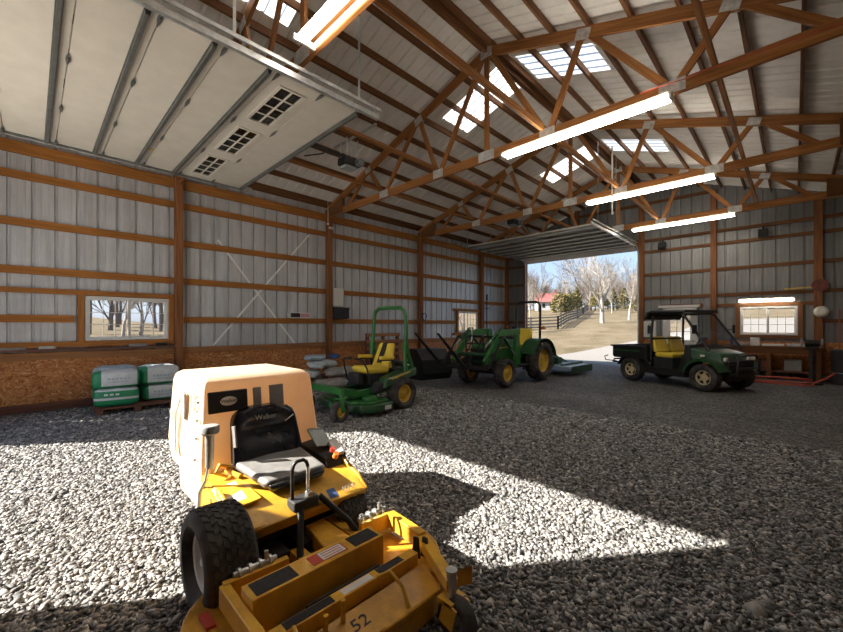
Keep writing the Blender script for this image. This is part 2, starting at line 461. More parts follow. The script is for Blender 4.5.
def interp(x, pts):
    for (a, b), (c, d) in zip(pts, pts[1:]):
        if x <= c:
            t = max(0, (x - a) / (c - a)); t = t
            return b + (d - b) * t
    return pts[-1][1]
def terr(x, y):
    h = interp(y, [(15.2, -.03), (17, -.12), (20, -.32), (23, -.2), (42, 1.15), (60, 2.5), (104, 5.4), (140, 7.3), (220, 10)])
    if y < 15.2: h = -.03
    if x < -3:
        h += min(1, max(0, (30 - y) / 12)) * interp(-x, [(3, 0), (12, .2), (40, .9), (200, 5)])
    h += (math.sin(x * .13 + y * .07) * .25 + math.sin(x * .05 - y * .11) * .3) * min(1, max(0, (y - 30) / 30))
    return h
gx = sorted(set([-200, -150, -110, -85, -70, -58, -48, -40, -34, -28, -23, -19, -15, -12, -9, -6, -3] + [0, 3, 6, 9, 12, 15, 20, 26, 34, 45, 60, 80, 110, 150, 200]))
gy = [-120, -80, -50, -30, -18, -10, -5, -1.5, 3, 8, 12, 15.2, 16, 17, 18.5, 20, 21.5, 23, 26, 30, 34, 38, 42, 48, 54, 60, 68, 76, 85, 95, 104, 115, 128, 140, 160, 185, 220]
mb = MB(); mb.sheet([[(x, y, terr(x, y)) for x in gx] for y in gy])
tag(mb.build('ground', M['field'], smooth=True, fix=False), kind='structure')
# pale gravel apron and lane outside the far opening
mb = MB()
rows = []
for i in range(40):
    y = 15.35 + i * 1.1
    cx = 3.6 + max(0, (y - 24)) * -.02 + (max(0, y - 20)) * .05
    wl = 4.0 if y < 22 else max(1.8, 4.0 - (y - 22) * .14)
    wr = 5.5
    rows.append([(cx + t, y, terr(cx + t, y) + .03) for t in (-wl, -wl * .5, 0, wr * .35, wr * .7, wr)])
mb.sheet(rows)
tag(mb.build('driveway', M['drive'], fix=False), kind='structure')
mb = MB(); mb.box(-14, 26, -34, YN - .16, -.03, -.005)  # unseen pale ground, added to bounce sunlight through the near opening onto the ceiling
tag(mb.build('bounce_apron', M['bounce']), kind='structure')

# gravel chips in the near part of the floor
def chips():
    rng = np.random.default_rng(7)
    n0 = 260000
    X = rng.uniform(.25, 10.55, n0); Y = rng.uniform(-1.35, 6.6, n0)
    c = np.array([9.4, 0.0]); f = np.array([-.6984, .7157]); r = np.array([.7157, .6984])
    dx = X - c[0]; dy = Y - c[1]
    d = dx * f[0] + dy * f[1]; rr = dx * r[0] + dy * r[1]
    vis = (d > 1.6) & (np.abs(rr) < d * 1.13 + .1)
    p = np.minimum(1, (3.6 / np.maximum(d, .5)) ** 1.15)
    keep = vis & (rng.uniform(0, 1, n0) < p)
    X = X[keep]; Y = Y[keep]; d = d[keep]; n = len(X)
    base = np.array([(-1, -1, -1), (1, -1, -1), (1, 1, -1), (-1, 1, -1), (-1, -1, 1), (1, -1, 1), (1, 1, 1), (-1, 1, 1)], float)
    P = base[None] * (1 + rng.uniform(-.38, .12, (n, 8, 3)))
    s = rng.lognormal(0, .28, n) * (1 + np.clip(d - 3, 0, 4) * .10)
    dims = np.stack([.0112 * s * rng.uniform(.8, 1.4, n), .0078 * s * rng.uniform(.7, 1.3, n), .0046 * s * rng.uniform(.7, 1.5, n)], 1)
    P *= dims[:, None, :]
    a = rng.uniform(0, 2 * np.pi, n); ty = rng.normal(0, .33, n); tx = rng.normal(0, .33, n)
    ca, sa = np.cos(ty), np.sin(ty)
    x, y, z = P[..., 0].copy(), P[..., 1].copy(), P[..., 2].copy()
    x, z = x * ca[:, None] + z * sa[:, None], -x * sa[:, None] + z * ca[:, None]
    ca, sa = np.cos(tx), np.sin(tx)
    y, z = y * ca[:, None] - z * sa[:, None], y * sa[:, None] + z * ca[:, None]
    ca, sa = np.cos(a), np.sin(a)
    x, y = x * ca[:, None] - y * sa[:, None], x * sa[:, None] + y * ca[:, None]
    zc = rng.uniform(.001, .010, n)
    co = np.stack([x + X[:, None], y + Y[:, None], z + zc[:, None]], -1).reshape(-1, 3)
    q = np.array([(3, 2, 1, 0), (4, 5, 6, 7), (0, 1, 5, 4), (1, 2, 6, 5), (2, 3, 7, 6), (3, 0, 4, 7)])
    fs = (q[None] + (np.arange(n) * 8)[:, None, None]).reshape(-1)
    me = bpy.data.meshes.new('loose_gravel')
    me.vertices.add(n * 8); me.vertices.foreach_set('co', co.ravel())
    me.loops.add(n * 24); me.loops.foreach_set('vertex_index', fs.astype(np.int32))
    me.polygons.add(n * 6); me.polygons.foreach_set('loop_start', (np.arange(n * 6) * 4).astype(np.int32))
    me.update(calc_edges=True); me.materials.append(M['stone'])
    o = bpy.data.objects.new('loose_gravel', me); col.objects.link(o)
    tag(o, 'loose grey crushed gravel covering the barn floor', 'gravel', kind='stuff')
    print('chips', n)
chips()

# ------------------------------------------------------------------ steel wall sheets
def rib_profile(a0, a1, depth=.034, pitch=.29, phase=.035):
    """points (along, offset outward) of a ribbed sheet seen from inside"""
    pts = [(a0, 0)]
    k = math.floor((a0 - phase) / pitch) - 1
    while True:
        c = phase + k * pitch
        if c > a1 + pitch: break
        for da, off in ((-.024, 0), (-.014, depth), (.014, depth), (.024, 0), (.085, 0), (.090, -.0035), (.100, -.0035), (.105, 0), (.182, 0), (.187, -.0035), (.197, -.0035), (.202, 0)):
            a = c + da
            if a0 + .001 < a < a1 - .001: pts.append((a, off))
        k += 1
    pts.append((a1, 0)); return pts
def wall_sheet(mb, kind, a0, a1, z0, z1, phase=.035):
    pr = rib_profile(a0, a1, phase=phase)
    lo = []; hi = []
    for a, off in pr:
        zt = z1(a) if callable(z1) else z1
        if kind == 'left': lo.append((-.05 - off, a, z0)); hi.append((-.05 - off, a, zt))
        if kind == 'right': lo.append((W + .05 + off, a, z0)); hi.append((W + .05 + off, a, zt))
        if kind == 'far': lo.append((a, YF + .05 + off, z0)); hi.append((a, YF + .05 + off, zt))
        if kind == 'near': lo.append((a, YN - .05 - off, z0)); hi.append((a, YN - .05 - off, zt))
    mb.sheet([lo, hi])
WIN = (1.21, 2.04)
wl_root = empty('wall_left', kind='structure')
mb = MB()
ZT = zr(0) - .02
def holes(mb, kind, a0, a1, ops, zt, z0=0):
    """ops: (a_start, a_end, z_low, z_high)"""
    a = a0
    for (s, e, zl, zh) in ops:
        wall_sheet(mb, kind, a, s, z0, zt)
        if zl > z0: wall_sheet(mb, kind, s, e, z0, zl)
        wall_sheet(mb, kind, s, e, zh, zt)
        a = e
    wall_sheet(mb, kind, a, a1, z0, zt)
holes(mb, 'left', YN, YF, [(.71, 2.03, *WIN), (11.68, 12.97, *WIN)], ZT)
mb.build('steel_sheet', M['wallsheet'], wl_root, fix=False)
GZ = [1.61, 2.44, 3.25, 4.05]
bays = [(YN + .07, PY[0] - .07)] + [(PY[i] + .07, PY[i + 1] - .07) for i in range(3)] + [(PY[3] + .07, YF - .07)]
for bi, (a, b) in enumerate(bays):
    for gi, z in enumerate(GZ):
        segs = [(a, b)]
        if gi == 0 and bi == 0: segs = [(a, .56)]
        if gi == 0 and bi == 3: segs = [(a, 11.52)]
        for (s, e) in segs:
            g = MB(); g.bar((-.015, s, z), (-.015, e, z), .045, .13); g.build('girt', M['girt'], wl_root)
    g = MB(); g.bar((.015, a, 4.50), (.015, b, 4.50), .05, .20); g.build('top_plate', M['girt'], wl_root)
    # wainscot of strand board with its cap board and dark strip standing in for the dark gap below
    g = MB(); g.box(-.03, -.012, a, b, .14, .90); g.build('strand_board', M['osb'], wl_root)
    g = MB(); g.bar((.0, a, .955), (.0, b, .955), .05, .13); g.build('cap_board', M['board'], wl_root)
    g = MB(); g.bar((-.02, a, .07), (-.02, b, .07), .04, .14); g.build('gap_strip', M['pallet'], wl_root)
def trim_window(a, b, wide0, wide1, root, side='left'):
    z0, z1 = WIN
    mb = MB()
    if side == 'left':
        P = lambda y, z: (.005, y, z)
    else:
        P = lambda y, z: (y, YF - .005, z)
    mb.bar(P(wide0, z1 + .055), P(wide1, z1 + .055), .05, .09); mb.build('window_header', M['girt'], root)
    mb = MB(); mb.bar(P(wide0, z0 - .06), P(wide1, z0 - .06), .05, .10); mb.build('window_sill_board', M['girt'], root)
    for q in (a - .055, b + .045):
        mb = MB(); mb.bar(P(q, z0 - .01), P(q, z1 + .01), .09, .05) if side != 'left' else mb.bar(P(q, z0 - .01), P(q, z1 + .01), .05, .09, up=(0, 1, 0)); mb.build('window_stud', M['girt'], root)
trim_window(.71, 2.03, YN + .07, 2.12, wl_root)
trim_window(11.68, 12.97, 11.4, 13.1, wl_root)
g = MB(); g.box(-.02, .12, bays[0][0], bays[0][1], 1.045, 1.075); g.build('ledge_board', M['pallet'], wl_root)

def sliding_window(name, c0, c1, side, label):
    """two-sash window with a grid of bars in each sash; c0..c1 along the wall"""
    z0, z1 = WIN; w = c1 - c0; h = z1 - z0
    loc = (-.03, (c0 + c1) / 2, z0) if side == 'left' else ((c0 + c1) / 2, YF + .03, z0)
    rt = empty(name, loc, R(90) if side == 'left' else 0, kind='structure')
    rt['label'] = label
    fr = MB(); t = .045
    fr.box(-w / 2, w / 2, -.035, .035, 0, t); fr.box(-w / 2, w / 2, -.035, .035, h - t, h)
    fr.box(-w / 2, -w / 2 + t, -.035, .035, t, h - t); fr.box(w / 2 - t, w / 2, -.035, .035, t, h - t)
    fr.build('window_frame', M['vinyl'], rt, bevel=.004)
    for k in range(2):
        a0 = -w / 2 + t + k * (w / 2 - t); a1 = a0 + w / 2 - t; y = .012 if k else -.008
        s = MB(); u = .028
        s.box(a0, a1, y - .01, y + .01, t, t + u); s.box(a0, a1, y - .01, y + .01, h - t - u, h - t)
        s.box(a0, a0 + u, y - .01, y + .01, t + u, h - t - u); s.box(a1 - u, a1, y - .01, y + .01, t + u, h - t - u)
        for i in (1, 2):
            xx = a0 + u + (a1 - a0 - 2 * u) * i / 3; s.box(xx - .006, xx + .006, y - .004, y + .004, t + u, h - t - u)
            zz = t + u + (h - 2 * t - 2 * u) * i / 3; s.box(a0 + u, a1 - u, y - .0035, y + .0035, zz - .006, zz + .006)
        sh = s.build('sash', M['vinyl'], rt)
        g = MB(); g.add([(a0 + .01, y + .0055, t + .01), (a1 - .01, y + .0055, t + .01), (a1 - .01, y + .0055, h - t - .01), (a0 + .01, y + .0055, h - t - .01)], [(0, 1, 2, 3)])
        g.build('pane', M['glass'], sh, fix=False)
sliding_window('window_1', .71, 2.03, 'left', 'white sliding grid window above the strand board near the green bags')
sliding_window('window_2', 11.68, 12.97, 'left', 'white grid window in the long wall behind the tractor loader')

# far wall
wf = empty('wall_far', kind='structure')
DX0, DX1, DZ = 1.08, 5.45, 4.18
mb = MB()
top = lambda a: zr(a) - .02
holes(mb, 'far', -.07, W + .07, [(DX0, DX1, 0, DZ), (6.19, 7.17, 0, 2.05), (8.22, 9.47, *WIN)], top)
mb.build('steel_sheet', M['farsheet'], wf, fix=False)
fposts = [7.58, 9.87]
def fgirt(a, b, z, h=.10):
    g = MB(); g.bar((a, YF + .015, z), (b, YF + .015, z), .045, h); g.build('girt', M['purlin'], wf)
for z in (1.61, 2.44, 3.25, 4.05):
    for a, b in ((.07, DX0 - .07), (DX1 + .09, 7.51), (7.65, 9.80), (9.94, W - .02)):
        if z < 1.7 and b == 7.51: continue
        if z < 1.7 and a == 7.65: continue
        fgirt(a, b, z)
for z in (4.45, 5.1, 5.75, 6.2):
    x0 = max(.1, RX - (ZR - .2 - z) / SL); x1 = min(W - .1, 2 * RX - x0)
    for a, b in ((x0, min(3.2, x1)), (3.3, 7.51), (7.65, x1)):
        if b - a > .3: fgirt(a, b, z)
fgirt(6.1, 7.3, 2.14); fgirt(7.65, 9.8, 2.11)
for q in (8.16, 9.53): 
    g = MB(); g.bar((q, YF + .01, 1.15), (q, YF + .01, 2.1), .09, .05, up=(0, 1, 0)); g.build('window_stud', M['post'], wf)
fgirt(8.1, 9.6, 1.15)
for a, b in ((DX1 + .09, 6.12), (7.25, 7.51), (7.65, 9.8), (9.94, W - .02), (.07, DX0 - .07)):
    g = MB(); g.box(a, b, YF + .012, YF + .03, .14, 1.02); g.build('strand_board', M['osb'], wf)
g = MB(); g.bar((3.25, YF - .0, DZ + .1), (3.25, YF - .0, 6.0), .14, .14, up=(0, 1, 0)); g.build('gable_stud', M['post'], wf)
g = MB(); g.bar((DX0 - .1, YF - .0, DZ + .14), (DX1 + .1, YF - .0, DZ + .14), .07, .26); g.build('door_header', M['post'], wf)
sliding_window('window_3', 8.22, 9.47, 'far', 'white grid window above the workbench on the far wall')
# side door
d = empty('door_3', (6.68, YF + .02, 0), kind='structure'); d['label'] = 'white walk door with glazed upper half behind the utility vehicle'
mb = MB(); mb.box(-.49, -.43, -.06, .05, 0, 2.05); mb.box(.43, .49, -.06, .05, 0, 2.05); mb.box(-.49, .49, -.06, .05, 2.0, 2.06); mb.build('door_frame', M['vinyl'], d)
mb = MB(); mb.box(-.62, .55, -.08, -.03, 2.08, 2.16); mb.build('white_header', M['vinyl'], d)
mb = MB(); mb.box(-.43, .43, -.02, .02, .01, 1.0); mb.box(-.43, -.28, -.02, .02, 1.0, 2.0); mb.box(.28, .43, -.02, .02, 1.0, 2.0); mb.box(-.28, .28, -.02, .02, 1.86, 2.0)
for i in (1, 2):
    mb.box(-.28 + .56 * i / 3 - .01, -.28 + .56 * i / 3 + .01, -.012, .012, 1.0, 1.86); mb.box(-.28, .28, -.011, .011, 1.0 + .86 * i / 3 - .01, 1.0 + .86 * i / 3 + .01)
dl = mb.build('door_leaf', M['vinyl'], d)
mb = MB(); mb.add([(-.28, .014, 1.0), (.28, .014, 1.0), (.28, .014, 1.86), (-.28, .014, 1.86)], [(0, 1, 2, 3)]); mb.build('pane', M['glass'], dl, fix=False)
mb = MB(); mb.ball((.37, -.06, .98), .028); mb.cyl((.37, -.02, .98), (.37, -.05, .98), .012); mb.build('door_knob', M['chrome'], dl, smooth=True)

# near wall and right wall
wn = empty('wall_near', kind='structure')
NX0, NX1, NZ = 1.45, 5.50, 4.13
mb = MB(); holes(mb, 'near', -.07, W + .07, [(NX0, NX1, 0, NZ)], top); mb.build('steel_sheet', M['wallsheet'], wn, fix=False)
mb = MB()
mb.bar((NX0 - .05, YN, 0), (NX0 - .05, YN, NZ), .1, .14, up=(0, 1, 0)); mb.build('door_jamb', M['post'], wn)
mb = MB(); mb.bar((NX1 + .06, YN, 0), (NX1 + .06, YN, NZ), .12, .14, up=(0, 1, 0)); mb.build('door_jamb', M['post'], wn)
mb = MB(); mb.bar((NX0 - .1, YN, NZ + .12), (NX1 + .1, YN, NZ + .12), .1, .24); mb.build('door_header', M['post'], wn)
for z in GZ + [4.9, 5.6]:
    for a, b in ((.08, NX0 - .1), (NX1 + .12, W - .08)):
        if z > 4.2: b2 = b
        if z > 4.5 and a < 1: continue
        if z > 4.5: b = RX + (ZR - .2 - z) / SL
        g = MB(); g.bar((a, YN - .015, z), (b, YN - .015, z), .045, .13); g.build('girt', M['girt'], wn)
g = MB(); g.box(NX1 + .12, W - .05, YN - .02, YN, .1, 1.0); g.build('strand_board', M['osb'], wn)
wr = empty('wall_right', kind='structure')
mb = MB(); holes(mb, 'right', YN, YF, [], ZT); mb.build('steel_sheet', M['wallsheet'], wr, fix=False)
for bi, (a, b) in enumerate(bays):
    for z in GZ + [4.50]:
        g = MB(); g.bar((W + .015, a, z), (W + .015, b, z), .045, .13); g.build('girt', M['girt'], wr)
    g = MB(); g.box(W - .002, W + .02, a, b, .14, .98); g.build('strand_board', M['osb'], wr)

# posts
def post(x, y, z, w, h, label):
    r = MB(); r.bar((0, 0, 0), (0, 0, z), w, h, up=(0, 1, 0))
    o = r.build('timber_post', M['post'], bevel=.004); o.location = (x, y, 0)
    tag(o, label, 'post', None, 'structure')
for y, l in zip(PY, ('square timber wall post beside the grid window and green bags', 'square timber wall post with the light switch boxes', 'square timber wall post with the blue coil hung on it', 'square timber wall post between the rear grid window and the corner')):
    post(.06, y, 4.72, .15, .14, l)
post(.07, YF - .02, 4.8, .14, .14, 'dark corner post where the long wall meets the far wall')
post(DX0 - .07, YF - .02, 4.9, .12, .14, 'door post at the tractor side of the far opening')
post(DX1 + .09, YF - .02, 6.4, .16, .14, 'door post at the utility vehicle side of the far opening')
post(fposts[0], YF - .03, 5.75, .15, .16, 'timber post between the walk door and the workbench window')
post(fposts[1], YF - .03, 5.0, .17, .16, 'timber post beyond the workbench window with a round lamp')
for y in PY:
    post(W - .06, y, 4.72, .15, .14, 'timber post in the wall beside the camera')

# ------------------------------------------------------------------ roof
cl = empty('ceiling', kind='structure')
solid = MB(); SKY = [(1.9, 2.82), (6.5, 7.42), (11.1, 12.02)]
def roof_strip(mb, y0, y1, x0, x1, side):
    pts = []
    n = 4
    prof = []
    for k in range(n):
        c = y0 + (k) * (y1 - y0) / n
        prof += [(c, 0), (c + .03, .0), (c + .045, .02), (c + .075, .02), (c + .09, 0)]
    prof.append((y1, 0))
    X = (lambda x: x) if side == 0 else (lambda x: W - x)
    mb.sheet([[(X(x0), y, zr(x0) + z) for y, z in prof], [(X(x1), y, zr(x1) + z) for y, z in prof]])
for k in range(19):
    y0 = 6.5 - .92 * 9 + .92 * k; y1 = y0 + .92
    sky = any(abs(y0 - s[0]) < .1 for s in SKY)
    for side in (0, 1):
        if sky:
            roof_strip(solid, y0, y1, -.35, 3.72, side); roof_strip(solid, y0, y1, 5.15, RX, side)
            g = MB(); roof_strip(g, y0, y1, 3.72, 5.15, side); g.build('skylight_panel', M['sky'], cl, fix=False)
        else:
            roof_strip(solid, y0, y1, -.35, RX, side)
solid.build('roof_sheet', M['roofsheet'], cl, fix=False)
for side in (0, 1):
    for k in range(10):
        x = RX - .10 - .575 * k
        if x < .05: break
        X = x if side == 0 else W - x
        g = MB(); g.bar((X, YN - .3, zr(x) - .064), (X, YF + .25, zr(x) - .064), .042, .122, up=(0, 0, 1)); g.build('purlin', M['purlin'], cl)
for X in (-.02, W + .02):
    g = MB(); g.bar((X, YN, zr(0) - .06), (X, YF, zr(0) - .06), .04, .14); g.build('eave_board', M['purlin'], cl)
g = MB(); g.bar((RX, YN, ZR - .13), (RX, YF, ZR - .13), .05, .2); g.build('ridge_board', M['purlin'], cl)

# ------------------------------------------------------------------ trusses
def make_truss(y, label):
    t = empty('roof_truss', (RX, y, 4.5), 0, label, 'roof truss', 'timber roof trusses')
    H = RX - .02
    zl = lambda x: zr(x + RX) - .205 - 4.5          # rafter centre line, local
    g = MB(); g.bar((-H, 0, .085), (H, 0, .085), .05, .17); g.build('bottom_chord', M['truss'], t)
    for s in (-1, 1):
        g = MB(); g.bar((s * (H + .0), 0, zl(-H)), (0, 0, zl(0)), .05, .17); g.build('top_chord', M['truss'], t)
    zb = .12
    nodes = []
    def web(x0, z0, x1, z1, off=0):
        g = MB(); g.bar((x0, off, z0), (x1, off, z1), .04, .095); g.build('web_member', M['truss'], t)
    g0 = zl(0) - .03
    web(0, zb, 0, g0)
    for s in (-1, 1):
        web(s * 1.15, zb, s * .06, g0); web(s * 1.22, zb, s * 1.74, zl(1.74)); web(s * 2.86, zb, s * 1.78, zl(1.74)); web(s * 2.95, zb, s * 3.5, zl(3.5))
        web(s * 4.35, .12, s * 3.55, zl(3.5))
    def plate(x, z, w, h, ang=0):
        g = MB(); g.cbox((x, -.029, z), (w, .004, h), (0, ang, 0)); g.cbox((x, .029, z), (w, .004, h), (0, ang, 0))
        o = g.build('gusset_plate', M['plate'], t)
    a = math.atan(SL)
    for s in (-1, 1):
        for x, w in ((1.18, .26), (2.9, .30)): plate(s * x, .10, w, .17)
        plate(s * 1.75, zl(1.75) - .03, .22, .16, a * s); plate(s * 3.5, zl(3.5) - .02, .2, .14, a * s)
        g = MB(); g.prism([(s * (H - .02), .02), (s * (H - .75), .02), (s * (H - .75), zl(H - .75)), (s * (H - .02), zl(H))], -.034, -.026); g.prism([(s * (H - .02), .02), (s * (H - .75), .02), (s * (H - .75), zl(H - .75)), (s * (H - .02), zl(H))], .026, .034)
        g.build('heel_plate', M['purlin'], t)
    plate(0, .10, .34, .18); plate(0, zl(0) - .02, .24, .2)
    return t
T = [make_truss(YN + .1, 'timber roof truss against the near wall above the open overhead door'),
     make_truss(PY[0], 'timber roof truss just above the raised white overhead door'),
     make_truss(PY[1], 'timber roof truss with red cable along its chord and the nearest long tube light'),
     make_truss(PY[2], 'second full timber truss, its lower chord ahead of the far raised door'),
     make_truss(PY[3], 'rearmost timber truss carrying the tube light by the far wall')]
for X, y0, label in ((2.35, 3.3, 'long timber runner laid over the truss chords nearest the long wall'), (4.12, 3.45, 'timber runner over the truss chords that carries the door opener'),
                     (6.46, YN + .1, 'long timber runner with orange cord below the roof ridge'), (8.70, YN + .1, 'timber runner over the truss chords farthest from the long wall')):
    g = MB(); g.bar((X, y0, 4.715), (X, 13.6, 4.715), .09 if X < 5 else .05, .045 if X < 5 else .09); tag(g.build('timber_runner', M['truss']), label, 'timber board', 'runners over the trusses')
# cords
rnd = random.Random(3)
def wavy(p0, p1, n, a, down=0):
    p0 = V(p0); p1 = V(p1); out = []
    for i in range(n + 1):
        t = i / n; p = p0.lerp(p1, t)
        out.append((p.x + rnd.uniform(-a, a) * .3, p.y, p.z + rnd.uniform(-a, a) - down * math.sin(PI * t)))
    return out
g = MB(); g.tube(wavy((7.9, PY[1] - .045, 4.66), (10.5, PY[1] - .045, 4.58), 10, .018), .006, 6); tag(g.build('electric_cord', M['hose'], smooth=True), 'thin red cord stapled along the lower chord of the nearest long truss', 'cord')
g = MB(); g.tube([(p[0], p[1], p[2]) for p in [(6.42 + rnd.uniform(-.02, .02), 2 + k * .55, 4.775 + rnd.uniform(-.0, .012)) for k in range(9)]], .007, 6); tag(g.build('electric_cord', M['hose'], smooth=True), 'orange cord lying along the timber runner under the ridge', 'cord')

# ------------------------------------------------------------------ overhead doors
def raised_door(name, x0, x1, y_end, n, z, sgn, windows, label, tip=0):
    """sections stored level under the roof; y_end = inner end, sections run back towards the opening (sgn)"""
    d = empty(name, ((x0 + x1) / 2, y_end, z), 0, kind='structure'); d['label'] = label
    w = x1 - x0; hw = w / 2; s = .545
    for k in range(n):
        a = sgn * (k * s + .004); b = sgn * ((k + 1) * s - .004); z0 = 0
        lo, hi = min(a, b), max(a, b)
        if windows and k == 1:
            mb = MB(); cs = [(-1.27 + i * 1.28) for i in range(3)]; ww = .47; hh = .135; mid = (lo + hi) / 2
            xs = [-hw] + [c + q for c in cs for q in (-ww, ww)] + [hw]
            mb.box(-hw, hw, lo, mid - hh, 0, .045); mb.box(-hw, hw, mid + hh, hi, 0, .045)
            for i in range(0, len(xs), 2): mb.box(xs[i], xs[i + 1], mid - hh, mid + hh, 0, .045)
            sec = mb.build('door_panel', M['door'], d)
            for c in cs:
                f = MB(); t = .035
                f.box(c - ww - t, c + ww + t, mid - hh - t, mid - hh, -.012, .0); f.box(c - ww - t, c + ww + t, mid + hh, mid + hh + t, -.012, .0)
                f.box(c - ww - t, c - ww, mid - hh, mid + hh, -.012, .0); f.box(c + ww, c + ww + t, mid - hh, mid + hh, -.012, .0)
                for i in (1, 2, 3): f.box(c - ww + 2 * ww * i / 4 - .011, c - ww + 2 * ww * i / 4 + .011, mid - hh, mid + hh, -.01, .0)
                f.box(c - ww, c + ww, mid - .011, mid + .011, -.009, .001)
                fo = f.build('window_frame', M['doorframe'], sec)
                p = MB(); p.box(c - ww, c + ww, mid - hh, mid + hh, .01, .016); p.build('pane', M['darkglass'], sec)
        else:
            mb = MB(); mb.box(-hw, hw, lo, hi, 0, .045); mb.build('door_panel', M['door'], d, bevel=.004)
        # strut near the seam and hinges
        if not (windows and k == 1) or True:
            ys = sgn * (k * s + (.10 if k else .03))
            if windows and k == 1: ys = None
            if ys is not None:
                mb = MB(); mb.box(-hw + .02, hw - .02, ys - .017, ys + .017, -.05, -.008); mb.box(-hw + .02, hw - .02, ys - .028, ys + .028, -.012, -.004); 
                if not windows: mb = MB(); mb.box(-hw + .02, hw - .02, ys - .04, ys + .04, -.06, -.006)
                mb.build('door_strut', M['strut'], d)
        if k:
            for i in range(4):
                hx = -hw + .06 + (w - .12) * i / 3
                ysm = sgn * k * s
                mb = MB(); mb.prism([(hx - .12, ysm - .004), (hx - .025, ysm - .02), (hx + .025, ysm - .02), (hx + .12, ysm - .004), (hx + .12, ysm + .004), (hx + .025, ysm + .02), (hx - .025, ysm + .02), (hx - .12, ysm + .004)], -.012, -.002, 'z')
                mb.cyl((hx - .03, ysm, -.014), (hx + .03, ysm, -.014), .009, n=8); mb.build('hinge', M['strut'], d)
    for sx in (-1, 1):
        mb = MB(); X = sx * (hw + .05); L = n * s
        for (zz0, zz1, xx0, xx1) in ((-.03, -.025, -.022, .022), (.03, .035, -.022, .022), (-.03, .035, sx * .022 - .003, sx * .022 + .003)):
            mb.box(X + xx0, X + xx1, min(-sgn * .25, sgn * L), max(-sgn * .25, sgn * L), zz0, zz1)
        mb.box(X + sx * .04, X + sx * .065, min(-sgn * .25, sgn * L), max(-sgn * .25, sgn * L), .06, .10)
        tr = mb.build('track', M['galv'], d)
        # vertical track and curved corner
        pts = [(X, sgn * L, .0)] + [(X, sgn * (L + .32 * math.sin(g * PI / 12)), -.32 + .32 * math.cos(g * PI / 12)) for g in range(1, 7)] + [(X, sgn * (L + .32), -z + .02)]
        mb = MB(); mb.tube([(p[0] + (sx * .3 if windows else 0), p[1], p[2]) for p in pts], .028, 6); mb.build('track', M['galv'], d)
        for yy in (sgn * .1, sgn * 1.6):
            mb = MB(); mb.bar((X + sx * .06, yy, .1), (X + sx * .06, yy, max(.3, (zr((x0 + x1) / 2 + X) - z - .1))), .03, .004); mb.build('hanger', M['galv'], d)
    return d
d1 = raised_door('door_1', 1.36, 5.36, 3.0, 7, 4.27, -1, True, 'raised overhead door with three small grid windows near the camera')
d2 = raised_door('door_2', 1.12, 5.41, 10.85, 7, 4.27, 1, False, 'raised overhead door above the far opening')
# last section of the far door tipped down at its opening
mb = MB(); hw = (5.41 - 1.12) / 2
mb.hexa([(-hw, 3.83, -.03), (hw, 3.83, -.03), (hw, 4.13, -.16), (-hw, 4.13, -.16), (-hw, 3.83, .01), (hw, 3.83, .01), (hw, 4.15, -.12), (-hw, 4.15, -.12)]); mb.build('door_panel', M['door'], d2)
mb = MB(); mb.box(-.26, -.14, 1.30, 1.305, -.001, .0); mb.box(1.2, 1.26, -1.6, -1.45, -.003, -.001)
# small yellow warning sticker on the near door
mb = MB(); mb.box(-1.25, -1.17, -1.71, -1.63, -.004, -.0005); mb.build('warning_sticker', M['yellow'], d1)

def opener(name, x, y, z, y_head, label):
    o = empty(name, (x, y, z), 0, label, 'door opener')
    s = 1 if y_head > y else -1
    mb = MB(); mb.cbox((0, 0, 0), (.26, .36, .14)); mb.build('motor_housing', M['black'], o, bevel=.02)
    mb = MB(); mb.cbox((0, -.02, -.10), (.20, .26, .05)); mb.build('light_lens', M['grey'], o, bevel=.015)
    mb = MB(); mb.cyl((.14, .1, -.02), (.24, .1, -.02), .075, n=16); mb.build('drive_sprocket', M['strut'], o, smooth=True)
    mb = MB(); mb.box(-.02, .02, min(0, y_head - y), max(0, y_head - y), .07, .11); mb.build('rail', M['black'], o)
    for sx in (-.1, .1):
        for yy in (-.12, .12):
            mb = MB(); mb.bar((sx, yy, .05), (sx, yy, .42), .025, .004); mb.build('hanger_strap', M['galv'], o)
    mb = MB(); mb.tube([(.02, s * .5, .08), (.10, s * .62, -.05), (.05, s * .95, -.18)], .012, 6); mb.build('door_arm', M['black'], o)
    mb = MB(); mb.bar((-.5, .0, .44), (.8, .0, .44), .04, .03); mb.build('mounting_angle', M['galv'], o)
    return o
opener('garage_door_opener', 3.4, 4.2, 4.55, 3.05, 'black door opener with sprocket hanging beyond the near raised door')
opener('garage_door_opener', 3.27, 10.3, 4.62, 10.9, 'small dark door opener above the far raised door')

# ------------------------------------------------------------------ tube lights
def tube_light(loc, L, label, n=2, group='ceiling tube lights', rot=0, w=.20, up=True):
    o = empty('tube_light', loc, rot, label, 'strip light', group)
    mb = MB(); pr = [(-.035, -.02), (.035, -.02), (.035, .045), (-.035, .045)]
    mb.prism([(y, z) for y, z in pr], -L / 2, L / 2, 'x'); mb.build('reflector', M['reflector'], o)
    for k in range(n):
        yy = (-w * .36, w * .36)[k] if n == 2 else -.06
        mb = MB(); mb.cyl((-L / 2 + .03, yy, -.035), (L / 2 - .03, yy, -.035), .016, n=10); mb.build('tube', M['lamp'], o, smooth=True)
    for s in (-1, 1):
        mb = MB(); mb.cbox((s * (L / 2 - .012), 0, -.02), (.03, w * .95, .06)); mb.build('end_cap', M['white'], o)
    return o
tube_light((7.03, PY[1] - .10, 4.455), 2.5, 'long white tube light under the truss chord with the red cable')
tube_light((7.05, PY[2] - .10, 4.455), 2.5, 'long white tube light under the second full truss')
tube_light((7.04, PY[3] - .10, 4.455), 2.5, 'long white tube light under the rearmost truss, before the far wall')
